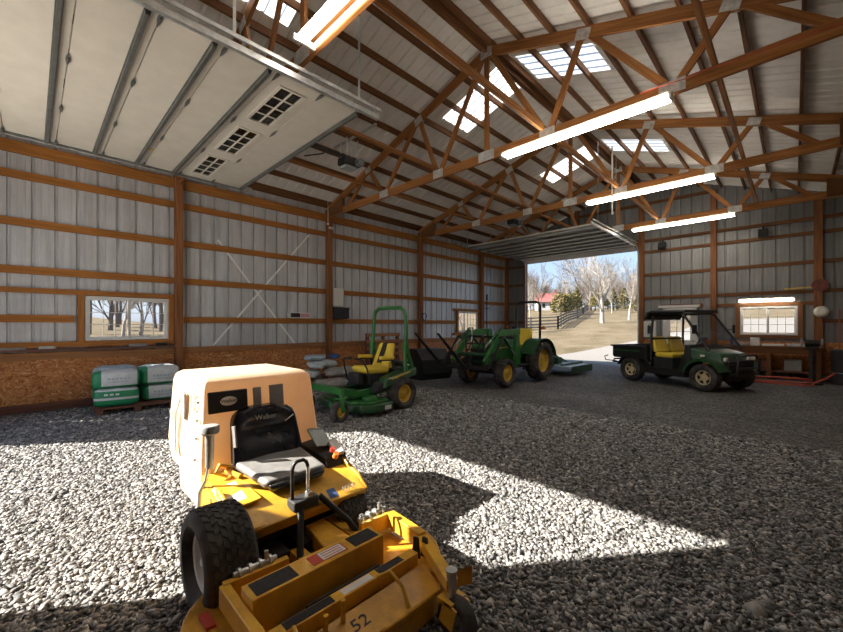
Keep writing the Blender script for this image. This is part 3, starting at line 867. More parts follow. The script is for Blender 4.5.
tube_light((6.92, PY[0] - .17, 4.52), 2.5, 'wide white tube light beside the raised overhead door edge', w=.26)
tube_light((8.80, YF - .08, 2.24), 1.22, 'short white tube light on the far wall above the workbench window', n=1, group=None, w=.10)
# ------------------------------------------------------------------ outdoors
def bare_tree(seed, height, r0, depth=6, spread=.55, fork=1, lean=0.0, twig=1.0):
    rd = random.Random(seed); mb = MB()
    def grow(p, d, L, r, k):
        n = 3 if k < 3 else 2
        pts = [p]; rs = [r]; q = p.copy(); dd = d.copy()
        for i in range(n):
            dd = (dd + V((rd.uniform(-1, 1), rd.uniform(-1, 1), rd.uniform(-.3, .6))) * .13).normalized()
            q = q + dd * (L / n); pts.append(q.copy()); rs.append(r * (1 - .35 * (i + 1) / n))
        mb.tube(pts, rs, 7 if k == 0 else (5 if k < 3 else 3), caps=False)
        if k >= depth: return
        m = 3 if k < 4 else 2
        for j in range(m + (1 if k and rd.random() < .4 else 0)):
            t = rd.uniform(.55, 1) if j else 1
            st = pts[-1] if j == 0 else pts[max(1, int(t * n))]
            ax = dd.cross(V((rd.uniform(-1, 1), rd.uniform(-1, 1), rd.uniform(-1, 1)))).normalized()
            an = rd.uniform(.25, .9) * spread * (1.3 if j else .7)
            nd = (Matrix.Rotation(an, 3, ax) @ dd); nd.z += .10; nd.normalize()
            grow(st, nd, L * rd.uniform(.62, .84), max(.008 * twig, rs[-1] * rd.uniform(.55, .75)), k + 1)
    grow(V((0, 0, -.2)), V((lean, 0, 1)).normalized(), height * .27, r0, 0)
    return mb
def conifer(seed, h, rad, olive=True, n=2600, round_=False):
    rd = random.Random(seed)
    mb = MB(); vs = []; fs = []
    for i in range(n):
        t = rd.random() ** .8
        if round_:
            th = rd.uniform(0, 2 * PI); ph = math.acos(rd.uniform(-.6, 1)); rr = rad * rd.uniform(.55, 1.0) * (1 + .2 * math.sin(3 * th))
            c = V((rr * math.sin(ph) * math.cos(th), rr * math.sin(ph) * math.sin(th), h * .5 + h * .46 * math.cos(ph) * rd.uniform(.7, 1)))
        else:
            th = rd.uniform(0, 2 * PI); lay = .82 + .18 * math.sin(t * 40)
            rr = rad * (1 - t) ** .8 * lay * rd.uniform(.55, 1.05) + .1
            c = V((rr * math.cos(th), rr * math.sin(th), h * (.08 + .92 * t)))
        s = rd.uniform(.09, .26) * (h / 5) ** .5
        u = V((rd.uniform(-1, 1), rd.uniform(-1, 1), rd.uniform(-.5, .5))).normalized() * s; w = u.cross(V((rd.uniform(-1, 1), rd.uniform(-1, 1), 1))).normalized() * s * .5
        b = len(vs); vs += [c - u, c + w, c + u, c - w]; fs.append((b, b + 1, b + 2, b + 3))
    mb.add(vs, fs)
    return mb
def place_conifer(name, x, y, h, rad, m, label, seed, round_=False, n=2600, group='evergreens beyond the fence'):
    r = empty(name, (x, y, terr(x, y) - .1), 0, label, 'tree', group)
    t = MB(); t.cyl((0, 0, 0), (0, 0, h * .8), .03 * h, .01, 8); t.build('trunk', M['bark2'], r)
    conifer(seed, h, rad, n=n, round_=round_).build('crown', m, r, fix=False)
    return r
big = bare_tree(11, 14, .27, 7, .66, twig=1.5).build('bare_tree', M['bark'], fix=False)
big.location = (-6.8, 47.1, terr(-6.8, 47.1)); tag(big, 'large pale leafless tree standing right of the fence', 'tree')
protos = [bare_tree(21, 11, .20, 6, .5, twig=1.6).build('bare_tree', M['bark2'], fix=False), bare_tree(33, 12, .22, 6, .6, twig=1.6).build('bare_tree', M['bark2'], fix=False),
          bare_tree(47, 9, .16, 6, .55, twig=1.5).build('bare_tree', M['bark'], fix=False)]
rd = random.Random(5)
rg0 = random.Random(77)
def dirpt(px, dist):
    """world xy of a spot seen through the far opening at ray angle px (pixels) and depth dist"""
    t = (px - 421.5) / 382; f = V((-.6984, .7157)); r = V((.7157, .6984))
    p = V((9.4, 0)) + (f + r * t) * dist
    return p.x, p.y
spots = []
for px, dist, pi, s, g, lab in [(629, 52, 2, 1.0, 1, 'slender bare tree near the right edge of the far opening'), (538, 95, 0, 1.2, 0, None), (533, 130, 1, 1.4, 0, None), (552, 160, 0, 1.5, 0, None), (566, 150, 1, 1.4, 0, None), (577, 140, 0, 1.3, 0, None),
                       (586, 120, 1, 1.3, 0, None), (595, 105, 0, 1.3, 0, None), (607, 115, 1, 1.4, 0, None), (616, 100, 0, 1.2, 0, None), (624, 125, 1, 1.5, 0, None), (634, 90, 0, 1.2, 0, None), (641, 110, 1, 1.4, 0, None),
                       (527, 110, 1, 1.3, 0, None), (544, 150, 2, 1.7, 0, None), (558, 120, 0, 1.1, 0, None), (571, 110, 2, 1.3, 0, None), (612, 75, 2, 1.0, 0, None), (520, 90, 0, 1.1, 0, None), (530, 75, 2, .9, 0, None)]:
    x, y = dirpt(px, dist); spots.append((x, y, pi, s, lab or 'grey leafless tree in the wood beyond the field', 'leafless trees beyond the field' if not lab else None))
for k in range(60):
    for _ in range(60):
        x, y = dirpt(rg0.uniform(505, 665), rg0.uniform(88, 230))
        if all((x - q[0]) ** 2 + (y - q[1]) ** 2 > 81 for q in spots): break
    spots.append((x, y, rg0.choice((0, 1, 2)), rg0.uniform(1.4, 2.1), 'grey leafless tree in the wood beyond the field', 'leafless trees beyond the field'))
for (x, y, pi, s) in [(-24, 4.5, 2, .8), (-30, 6.5, 0, .8), (-34, 3.5, 1, 1), (-38, 9.5, 0, 1), (-43, 6, 1, 1.1), (-48, 11, 0, 1.2), (-54, 8, 1, 1.2), (-60, 14, 0, 1.3), (-58, 5, 2, 1.4), (-68, 10, 1, 1.4), (-72, 17, 0, 1.5), (-46, 2.5, 2, 1.2)]:
    spots.append((x, y, pi, s, 'leafless tree seen through the grid window near the green bags', 'leafless trees outside the long wall'))
for (x, y, pi, s) in [(-14, 30, 0, 1), (-20, 36, 1, 1.1), (-17, 25, 2, .9), (-26, 40, 0, 1.2)]:
    spots.append((x, y, pi, s, 'leafless tree seen through the rear grid window of the long wall', 'leafless trees behind the rear window'))
used = [False] * 3
for (x, y, pi, s, lab, g) in spots:
    o = protos[pi] if not used[pi] else protos[pi].copy()
    if used[pi]: col.objects.link(o)
    used[pi] = True
    o.location = (x, y, terr(x, y) - .1); o.scale = (s, s, s); o.rotation_euler = (0, 0, rd.uniform(0, 6.28)); tag(o, lab, 'tree')
    if g: o['group'] = g
    elif 'group' in o: del o['group']
for i, (px, dist, h, rad, lab, rn) in enumerate([(561, 62, 4.6, 1.9, 'broad olive evergreen just beyond the rail fence', True), (570, 74, 4.6, 2.0, 'olive evergreen between the fence and the big bare tree', True), (577, 105, 7.0, 2.0, 'tall olive evergreen beside the red roofed house', False),
                                             (598, 84, 4.2, 1.9, 'low olive evergreen behind the big bare tree trunk', True), (613, 85, 5.0, 1.8, 'olive evergreen right of the big bare tree', False), (624, 88, 5.2, 1.9, 'olive evergreen behind the slender bare tree', False), (636, 80, 4.8, 1.8, 'olive evergreen at the edge of the far opening', False)]):
    x, y = dirpt(px, dist); place_conifer('evergreen_tree', x, y, h, rad, M['leaf'], lab, 100 + i, rn, 2200)
# evergreens added out of view to keep sun off the long wall windows
for i, (x, y, h, r) in enumerate([(-5.2, -4.2, 8.5, 2.0), (-6.4, -2.2, 8, 1.9), (-4.6, 6.8, 8, 1.6), (-5.5, 8.3, 8, 1.8)]):
    place_conifer('evergreen_tree', x, y, h, r, M['leafd'], 'unseen dark evergreen added outside to shade the long wall windows', 200 + i, False, 5200, 'evergreens added outside to shade the long wall')
# house
hx, hy = dirpt(549, 128)
h = empty('house', (hx, hy, terr(hx, hy) - .3), R(35), 'distant white house with a faded red roof beyond the fence', 'house')
mb = MB(); mb.box(-4.2, 4.2, -3, 3, 0, 3.0); mb.build('wall', M['houseW'], h)
mb = MB(); mb.prism([(-3.6, 2.8), (3.6, 2.8), (0, 5.9)], -4.7, 4.7, 'x'); mb.build('roof', M['roofred'], h)
for xx in (-2.6, -.2, 2.2):
    mb = MB(); mb.box(xx, xx + .9, -3.04, -2.98, .9, 2.3); mb.build('window', M['black'], h)
mb = MB(); mb.box(1.8, 2.5, .4, 1.1, 4, 7.0); mb.build('chimney', M['redm'], h)
# rail fence
f = empty('rail_fence', (-8.3, 38.6, 0), 0, 'dark four-rail timber fence running up the field', 'fence')
def fence(p0, p1, n):
    P = []
    for i in range(n + 1):
        x = p0[0] + (p1[0] - p0[0]) * i / n; y = p0[1] + (p1[1] - p0[1]) * i / n; P.append(V((x + 8.3, y - 38.6, terr(x, y))))
    for i, p in enumerate(P):
        g = MB(); g.cbox((p.x, p.y, p.z + .66), (.13, .13, 1.45)); g.build('post', M['fence'], f)
    rails = MB()
    for i in range(n):
        for k in range(4):
            z = .28 + .33 * k; rails.bar(P[i] + V((0, 0, z)), P[i + 1] + V((0, 0, z)), .04, .15)
    rails.build('rail', M['fence'], f)
fence((-8.3, 38.6), (-28.7, 102.5), 27)
fence((-8.3, 38.6), (-15.5, 34.5), 3)
# parked blue car far right
x, y = dirpt(630, 120)
c = empty('car', (x, y, terr(x, y)), R(10), 'distant parked blue car behind the slender bare tree', 'car')
mb = MB(); mb.prism([(-2.2, .35), (2.2, .35), (2.2, .8), (1.2, .92), (.7, 1.4), (-1.2, 1.42), (-1.9, .95), (-2.2, .9)], -.85, .85); mb.build('body', mat('grey blue car paint', (.08, .12, .18), .3), c, bevel=.06)
for sx in (-1.35, 1.35):
    for sy in (-.8, .8):
        mb = MB(); mb.cyl((sx, sy - .1, .33), (sx, sy + .1, .33), .33); mb.build('wheel', M['rubber'], c)

# ------------------------------------------------------------------ things on and by the long wall
def strap(p0, p1, label):
    g = MB(); g.bar(p0, p1, .006, .045, up=(0, 1, 0)); tag(g.build('brace_strap', M['strap']), label, 'strap', 'crossed straps on the long wall')
strap((-.045, 3.0, 3.45), (-.045, 4.9, .99), 'thin white strap sloping down towards the rear in the crossed pair')
strap((-.043, 2.9, 1.03), (-.043, 5.3, 3.95), 'thin white strap sloping up towards the rear in the crossed pair')
o = empty('cardboard_box', (.06, 4.95, 1.68), 0, 'small pink and white printed box on a wall girt', 'box')
mb = MB(); mb.box(-.08, .06, -.29, .29, 0, .15); mb.build('carton', M['decalw'], o, bevel=.004)
mb = MB(); mb.box(.06, .062, -.26, .0, .02, .13); mb.build('printed_patch', M['decalk'], o)
mb = MB(); mb.box(.06, .0615, .02, .27, .03, .12); mb.build('printed_patch', M['seaty'] if False else mat('pink print', (.62, .25, .30), .5), o)
o = empty('electrical_box', (.02, 6.12, 2.02), 0, 'white electrical box on the wall beside a post', 'electrical box')
mb = MB(); mb.box(0, .12, -.17, .17, 0, .52); mb.build('cabinet', M['white'], o, bevel=.006)
mb = MB(); mb.box(.12, .13, -.14, .14, .03, .49); mb.build('cover', M['white'], o, bevel=.003)
mb = MB(); mb.cyl((.05, -.06, .52), (.05, -.06, .75), .02); mb.build('conduit', M['grey'], o)
o = empty('storage_bin', (.06, 6.2, 1.68), 0, 'black box resting on the girt below the white electrical box', 'box')
mb = MB(); mb.box(-.08, .12, -.26, .26, 0, .30); mb.build('tub', M['blackm'], o, bevel=.012)
mb = MB(); mb.box(-.09, .13, -.27, .27, .28, .32); mb.build('rim', M['black'], o, bevel=.006)
# blue coil
g = MB(); g.tube([(.16 + .02 * math.sin(k), 9.62 + .09 * math.cos(k * .52), 1.78 + .13 * math.sin(k * .52)) for k in range(37)], .014, 6, caps=True)
tag(g.build('cable_coil', mat('navy cable', (.02, .04, .16), .5), smooth=True), 'dark blue cable coil hung on a wall post', 'cable')
# hanging tool, jug and small lamps
o = empty('pitchfork', (.06, 13.55, 1.25), 0, 'long-handled tool hung upright on the wall near the corner', 'tool')
mb = MB(); mb.cyl((0, 0, 0), (0, 0, 1.35), .018); mb.build('handle', M['blackm'], o)
mb = MB(); mb.bar((0, -.14, .95), (0, .16, .95), .03, .03); mb.box(-.02, .02, -.04, .04, 1.3, 1.55); mb.build('head', M['black'], o)
o = empty('jug', (.12, 13.75, 1.02), 0, 'white plastic jug on the cap board near the corner', 'jug')
mb = MB(); mb.box(-.09, .09, -.1, .1, 0, .26); mb.build('body', M['white'], o, bevel=.03)
mb = MB(); mb.cyl((0, 0, .25), (0, 0, .32), .03); mb.build('cap', M['bluep'], o)
g = MB(); g.cyl((.42, YF - .12, 1.38), (.42, YF - .06, 1.38), .06); 
g = MB(); g.lathe([(0, 0), (.06, 0), (.055, -.04), (0, -.06)], (.16, YF - .10, 1.42)); tag(g.build('reflector_lamp', M['orange'], smooth=True), 'small round orange reflector on the dark corner post', 'reflector')
# items on ledge board
for i, (y, l, m, h_) in enumerate([(-.35, .3, 'grey', .04), (.1, .22, 'galv', .05), (.75, .35, 'pallet', .035), (1.35, .3, 'grey', .05), (1.8, .2, 'black', .06)]):
    g = MB(); g.box(.0, .06, y, y + l, 1.076, 1.076 + h_); g.cyl((.09, y, 1.09), (.09, y + l * .8, 1.09), .012)
    tag(g.build('hand_tool', M[m], bevel=.004), 'small hand tool lying on the ledge below the grid window', 'tool', 'small tools on the ledge')
# pull cord by the first long truss
g = MB(); g.tube([(.16, 5.76, 6.2 - .35), (.16, 5.76, 4.35)], .006, 5); g.ball((.16, 5.76, 4.3), .035); g.cyl((.16, 5.80, 4.2), (.16, 5.95, 4.2), .03)
tag(g.build('pull_cord', M['white'], smooth=True), 'thin white pull cord hanging beside the wall post', 'cord')
g = MB(); g.tube([(6.45, 9.2, 5.55), (6.45, 9.2, 4.0)], .018, 6); tag(g.build('conduit_pipe', M['white'], smooth=True), 'thin white vertical conduit hanging near the ridge runner', 'pipe')
for x, l in ((6.2, 'small dark floodlight high on the far wall, nearer the far opening'), (8.75, 'small dark floodlight high on the far wall, above the workbench window')):
    o = empty('floodlight', (x, 14.9, 4.18), 0, l, 'floodlight', 'dark floodlights on the far wall')
    mb = MB(); mb.cbox((0, 0, 0), (.22, .14, .2), (R(-25), 0, 0)); mb.build('housing', M['blackm'], o, bevel=.01)
    mb = MB(); mb.bar((0, .04, .08), (0, .14, .2), .05, .02); mb.build('bracket', M['blackm'], o)
# panel on far wall
o = empty('wall_cabinet', (5.80, YF - .02, 1.08), 0, 'white board with dark straps hung between the far opening and the walk door', 'board')
mb = MB(); mb.box(-.2, .2, -.05, .03, 0, .55); mb.build('board', M['white'], o, bevel=.005)
mb = MB(); mb.box(-.05, .08, -.11, -.05, .12, .4); mb.tube([(-.02, -.08, .4), (.02, -.1, .5), (.06, -.08, .4)], .01, 6); mb.build('strap', M['black'], o)
# round lamp on post
o = empty('round_lamp', (9.92, YF - .17, 1.86), 0, 'round pale lamp fixed to the dark post beyond the workbench window', 'lamp')
mb = MB(); mb.lathe([(0, -.10), (.10, -.09), (.15, -.03), (.15, .0), (0, .04)]); mb.build('lens', M['reflector'], o, smooth=True)
mb = MB(); mb.cyl((0, .02, 0), (0, .08, 0), .07); mb.build('bracket', M['galv'], o)
o = empty('hand_saw', (9.6, YF - .12, 2.52), 0, 'yellow handled tool hung high by the dark post', 'tool')
mb = MB(); mb.bar((-.4, 0, 0), (.15, 0, .02), .02, .035); mb.build('handle', M['yellow'], o)
mb = MB(); mb.cyl((.3, -.02, .06), (.3, .03, .06), .17, n=20); mb.build('head', M['redm'], o)

# workbench
wb = empty('workbench', (8.95, 14.55, 0), 0, 'long dark timber workbench under the far wall window', 'workbench')
mb = MB(); mb.box(-1.15, 1.0, -.38, .40, .86, .92); mb.build('bench_top', M['purlin'], wb, bevel=.005)
mb = MB(); mb.box(-1.1, .95, -.36, -.32, .72, .86); mb.build('apron', M['purlin'], wb)
for x in (-1.05, -.05, .9):
    for y in (-.33, .33):
        mb = MB(); mb.box(x - .045, x + .045, y - .045, y + .045, 0, .86); mb.build('leg', M['purlin'], wb)
mb = MB(); mb.box(-1.08, .93, -.3, .36, .22, .26); mb.build('shelf', M['pallet'], wb)
for i, (x, w_, h_, m, lab, cat) in enumerate([(8.12, .35, .06, 'grey', 'flat grey tool case on the workbench end nearest the walk door', 'tool case'), (8.5, .2, .22, 'white', 'small white tub on the workbench', 'tub'),
                                          (8.75, .45, .05, 'decalw', 'pale folded sheet lying on the workbench', 'sheet'), (9.25, .5, .07, 'galv', 'long steel tray on the workbench', 'tray'), (8.05, .05, .2, 'bluep', 'thin blue bottle on the workbench', 'bottle')]):
    g = MB(); g.box(x, x + w_, 14.35, 14.35 + .2, .921, .921 + h_); tag(g.build(cat.replace(' ', '_'), M[m], bevel=.006), lab, cat)
for i, (x, z, s_, m, lab) in enumerate([(8.1, .262, .35, 'blackm', 'dark crate on the low shelf of the workbench, end nearest the walk door'), (8.7, .262, .3, 'redm', 'dark red bucket on the low shelf of the workbench'), (9.2, .262, .34, 'grey', 'grey crate on the low shelf of the workbench, end nearest the hose')]):
    g = MB(); g.box(x, x + s_, 14.4, 14.4 + s_, z, z + s_ * .8); g.box(x - .01, x + s_ + .01, 14.39, 14.41 + s_, z + s_ * .8, z + s_ * .85); tag(g.build('storage_crate', M[m], bevel=.008), lab, 'crate')
# bench grinder on pedestal
gr = empty('bench_grinder', (9.72, 13.85, 0), 0, 'dark bench grinder on a round pedestal beside the workbench', 'grinder')
mb = MB(); mb.lathe([(0, 0), (.2, 0), (.2, .03), (.05, .05), (.04, .9), (0, .9)], axis='z'); mb.build('pedestal', M['blackm'], gr, smooth=True)
mb = MB(); mb.cyl((-.13, 0, 1.04), (.13, 0, 1.04), .085); mb.box(-.12, .12, -.1, .1, .9, .96); mb.build('motor', M['black'], gr, smooth=True)
for s in (-1, 1):
    mb = MB(); mb.cyl((s * .17, 0, 1.04), (s * .2, 0, 1.04), .095); wh = mb.build('grinding_wheel', M['grey'], gr, smooth=True)
    mb = MB(); mb.tube([(s * .185, .11 * math.cos(a), 1.04 + .11 * math.sin(a)) for a in [q * .3 for q in range(-1, 8)]], .02, 6); mb.build('guard', M['galv'], gr)
# air hose
pts = []
for k in range(60):
    a = k / 59 * 2 * PI * 1.6
    pts.append((9.15 + .62 * math.cos(a + 2.6) + .05 * math.sin(3 * a), 13.35 + .22 * math.sin(a + 2.6), .03 + .16 * max(0, math.sin(a * .5 + .4)) ** 2))
pts += [(9.75, 13.4, .08), (9.95, 13.42, .2), (10.1, 13.5, .34)]
g = MB(); g.tube(pts, .020, 7); tag(g.build('air_hose', M['hose'], smooth=True), 'orange air hose looped loosely on the gravel below the grinder', 'hose')
g = MB(); g.tube([(10.25, 14.8, 1.9), (10.25, 14.8, .9), (10.22, 14.75, .3)], .015, 6); tag(g.build('cable', M['redp'], smooth=True), 'dark red cable hanging on the far wall beyond the round lamp', 'cable')
# dark bin by far right wall
o = empty('waste_bin', (10.35, 14.3, 0), 0, 'dark drum standing in the far corner beyond the grinder', 'drum')
mb = MB(); mb.lathe([(0, 0), (.28, 0), (.29, .3), (.28, .32), (.29, .6), (.29, .86), (.27, .88), (0, .88)], axis='z'); mb.build('drum_shell', M['blackm'], o, smooth=True)
mb = MB(); mb.lathe([(.295, .29), (.3, .3), (.295, .31)], axis='z'); mb.build('hoop', M['galv'], o)

# pallet with bags
pl = empty('pallet', (.72, 1.38, 0), R(-8), 'reddish wooden pallet under the green and white bags', 'pallet')
for y in (-.5, 0, .5):
    mb = MB(); mb.box(-.5, .62, y - .045, y + .045, .015, .10); mb.build('stringer', M['pallet'], pl)
for i in range(7):
    mb = MB(); x = -.5 + i * .165; mb.box(x, x + .12, -.58, .58, .10, .12); mb.build('deck_board', M['pallet'], pl)
def bag(loc, rz, size, label, face, side, rx=0, seed=1, sq=.75):
    L, D, H = size
    o = empty('bagged_bedding', loc, rz, label, 'bag', 'green and white bags on the pallet'); rg = random.Random(seed)
    nu, nv = 24, 14; rows = []
    for i in range(nv + 1):
        v = -PI / 2 + PI * i / nv; row = []
        for j in range(nu + 1):
            u = 2 * PI * (j % nu) / nu
            def se(c, e): return math.copysign(abs(c) ** e, c)
            x = D / 2 * se(math.cos(v), .38) * se(math.cos(u), .38); y = L / 2 * se(math.cos(v), .38) * se(math.sin(u), .38); z = H / 2 * se(math.sin(v), .45)
            w = .011 * math.sin(7 * u + seed) * math.cos(5 * v) + .008 * math.sin(13 * y / L + seed * 2) * math.cos(9 * x / D)
            row.append((x * (1 + w), y * (1 + w * .6), z + H / 2 + w * .7 * (1 if z > 0 else 0)))
        rows.append(row)
    mb = MB(); mb.sheet(rows); b = mb.build('sack', side, o, smooth=True)
    # printed faces
    g = MB(); hx_ = D / 2 + .008
    pr = [[(hx_ + .0, -L * .42 + L * .84 * a / 6, H * .12 + H * .76 * c / 4) for a in range(7)] for c in range(5)]
    pass
    g = MB(); g.sheet([[(-D * .40 + D * .8 * c / 4, -L * .42 + L * .84 * a / 6, H + .006) for a in range(7)] for c in range(5)])
    return o, hx_
bx = []
bx.append(bag((1.02, 1.05, .12), R(-10), (.62, .36, .30), 'green printed bag lying lowest at the front corner of the pallet', None, M['bagbands'], seed=2))
bx.append(bag((.95, 1.05, .42), R(-6), (.66, .40, .30), 'white fronted bag on top of the front green printed bag', None, M['bagends'], seed=3))
bx.append(bag((.86, 1.72, .12), R(-6), (.60, .40, .28), 'white fronted bag lying lowest at the post end of the pallet', None, M['bagends'], seed=4))
bx.append(bag((.84, 1.70, .41), R(-4), (.64, .42, .33), 'white fronted bag on top at the post end of the pallet', None, M['bagends'], seed=5))
bx.append(bag((.42, 1.08, .12), R(4), (.60, .38, .30), 'green bag lowest against the wall behind the front corner stack', M['bagg'], M['bagg'], seed=6))
bx.append(bag((.42, 1.10, .43), R(2), (.64, .40, .32), 'pale blue topped bag against the wall behind the front corner stack', M['bagw'], M['bagb'], seed=7))
bx.append(bag((.40, 1.74, .12), R(-3), (.58, .38, .28), 'white bag lowest against the wall at the post end of the pallet', M['bagw'], M['bagg'], seed=8))
bx.append(bag((.40, 1.74, .41), R(3), (.62, .40, .32), 'pale bag on top against the wall at the post end of the pallet', M['bagw'], M['bagb'], seed=9))
for (o, hx_), bars in zip(bx[:4], (1, 0, 0, 0)):
    g = MB()
    if bars:
        for zz, n in ((.205, 3),):
            for i in range(n): g.box(hx_ - .012, hx_ - .003, -.16 + i * .075, -.11 + i * .075, zz - .014, zz + .018)
        g.build('print_marks', M['decalw'], o)
    else:
        for i in range(6): g.box(hx_ - .012, hx_ - .003, -.12 + i * .055, -.085 + i * .055, .15, .18)
        g.box(hx_ - .012, hx_ - .003, -.12, .17, .105, .118); g.build('print_marks', M['decalb'] if False else M['bagb'], o)

# heap of grey sacks beyond the wall post
rg = random.Random(8)
for i, (x, y, z, rz, L, D, H, m, lab) in enumerate([
    (1.15, 4.25, 0, .3, .75, .45, .18, 'sack', 'grey sack lowest in the heap, end nearest the white hopper'), (.75, 5.0, 0, 1.2, .8, .5, .2, 'sack', 'grey sack lying by the wall at the base of the heap'), (1.45, 5.1, 0, -.2, .8, .5, .2, 'sack', 'grey sack at the open side of the heap base'),
    (1.0, 4.68, .23, .8, .8, .5, .18, 'bagw', 'pale plastic sack in the second layer of the heap'), (1.25, 5.45, .235, -.4, .85, .5, .2, 'sack', 'grey sack in the second layer behind the green mower seat'), (1.05, 5.05, .45, .5, .8, .5, .18, 'bagw', 'pale crumpled sack on the upper part of the heap'),
    (1.5, 6.25, 0, .1, .8, .5, .25, 'sack', 'grey sack at the rear of the heap'), (1.0, 5.42, .65, .9, .5, .26, .10, 'bluep', 'blue folded plastic sheet on top of the sack heap'), (1.05, 4.85, .65, .2, .48, .36, .12, 'bagb', 'pale blue sack on the very top of the heap'), (.7, 3.7, 0, .2, .6, .4, .16, 'sack', 'lone grey sack on the ground before the heap')]):
    rows = []; nu, nv = 30, 16; se = lambda c, e: math.copysign(abs(c) ** e, c)
    for a in range(nv + 1):
        v = -PI / 2 + PI * a / nv; row = []
        for b in range(nu + 1):
            u = 2 * PI * (b % nu) / nu; w = 1 + .13 * math.sin(3 * u + i * 1.7) * math.cos(2 * v + i) + .07 * math.sin(7 * u + i * 2 + 3 * v) + .04 * math.sin(13 * u - 5 * v + i)
            row.append((D / 2 * se(math.cos(v), .6) * se(math.cos(u), .6) * w, L / 2 * se(math.cos(v), .6) * se(math.sin(u), .6) * w, H / 2 * se(math.sin(v), .7) * w + H / 2))
        rows.append(row)
    g = MB(); g.sheet(rows); o = g.build('feed_sack', M[m], smooth=True); o.location = (x, y, z + .004); o.rotation_euler = (0, 0, rz); tag(o, lab, 'sack', 'sacks heaped by the wall post')
# slatted rack and black bucket behind the forks
rk = empty('slatted_rack', (.32, 7.6, 0), 0, 'low slatted timber rack against the long wall behind the mower', 'rack')
for y in (-.6, 0, .6):
    mb = MB(); mb.box(-.04, .04, y - .04, y + .04, 0, 1.25); mb.build('upright', M['pallet'], rk)
for i in range(6):
    mb = MB(); mb.box(.04, .06, -.66, .66, .15 + i * .2, .25 + i * .2); mb.build('slat', M['redm'] if i < 2 else M['board'], rk)
bk = empty('loader_bucket', (2.0, 7.9, 0), R(-12), 'empty black steel loader bucket standing on end behind the pallet forks', 'bucket')
mb = MB(); out = [(-.42, .0), (.30, .0), (.42, .18), (.36, .55), (.1, .82), (-.25, .84)]; inn = [(-.25, .81), (.08, .79), (.33, .53), (.39, .19), (.28, .03), (-.42, .03)]
mb.prism([(a, b) for a, b in out + inn], -.5, .5, 'y'); mb.build('shell', M['black'], bk)
for s in (-.5, .485):
    mb = MB(); mb.prism([(-.42, 0), (.30, 0), (.42, .18), (.36, .55), (.1, .82), (-.25, .84)], s, s + .015, 'y'); mb.build('side_plate', M['black'], bk)
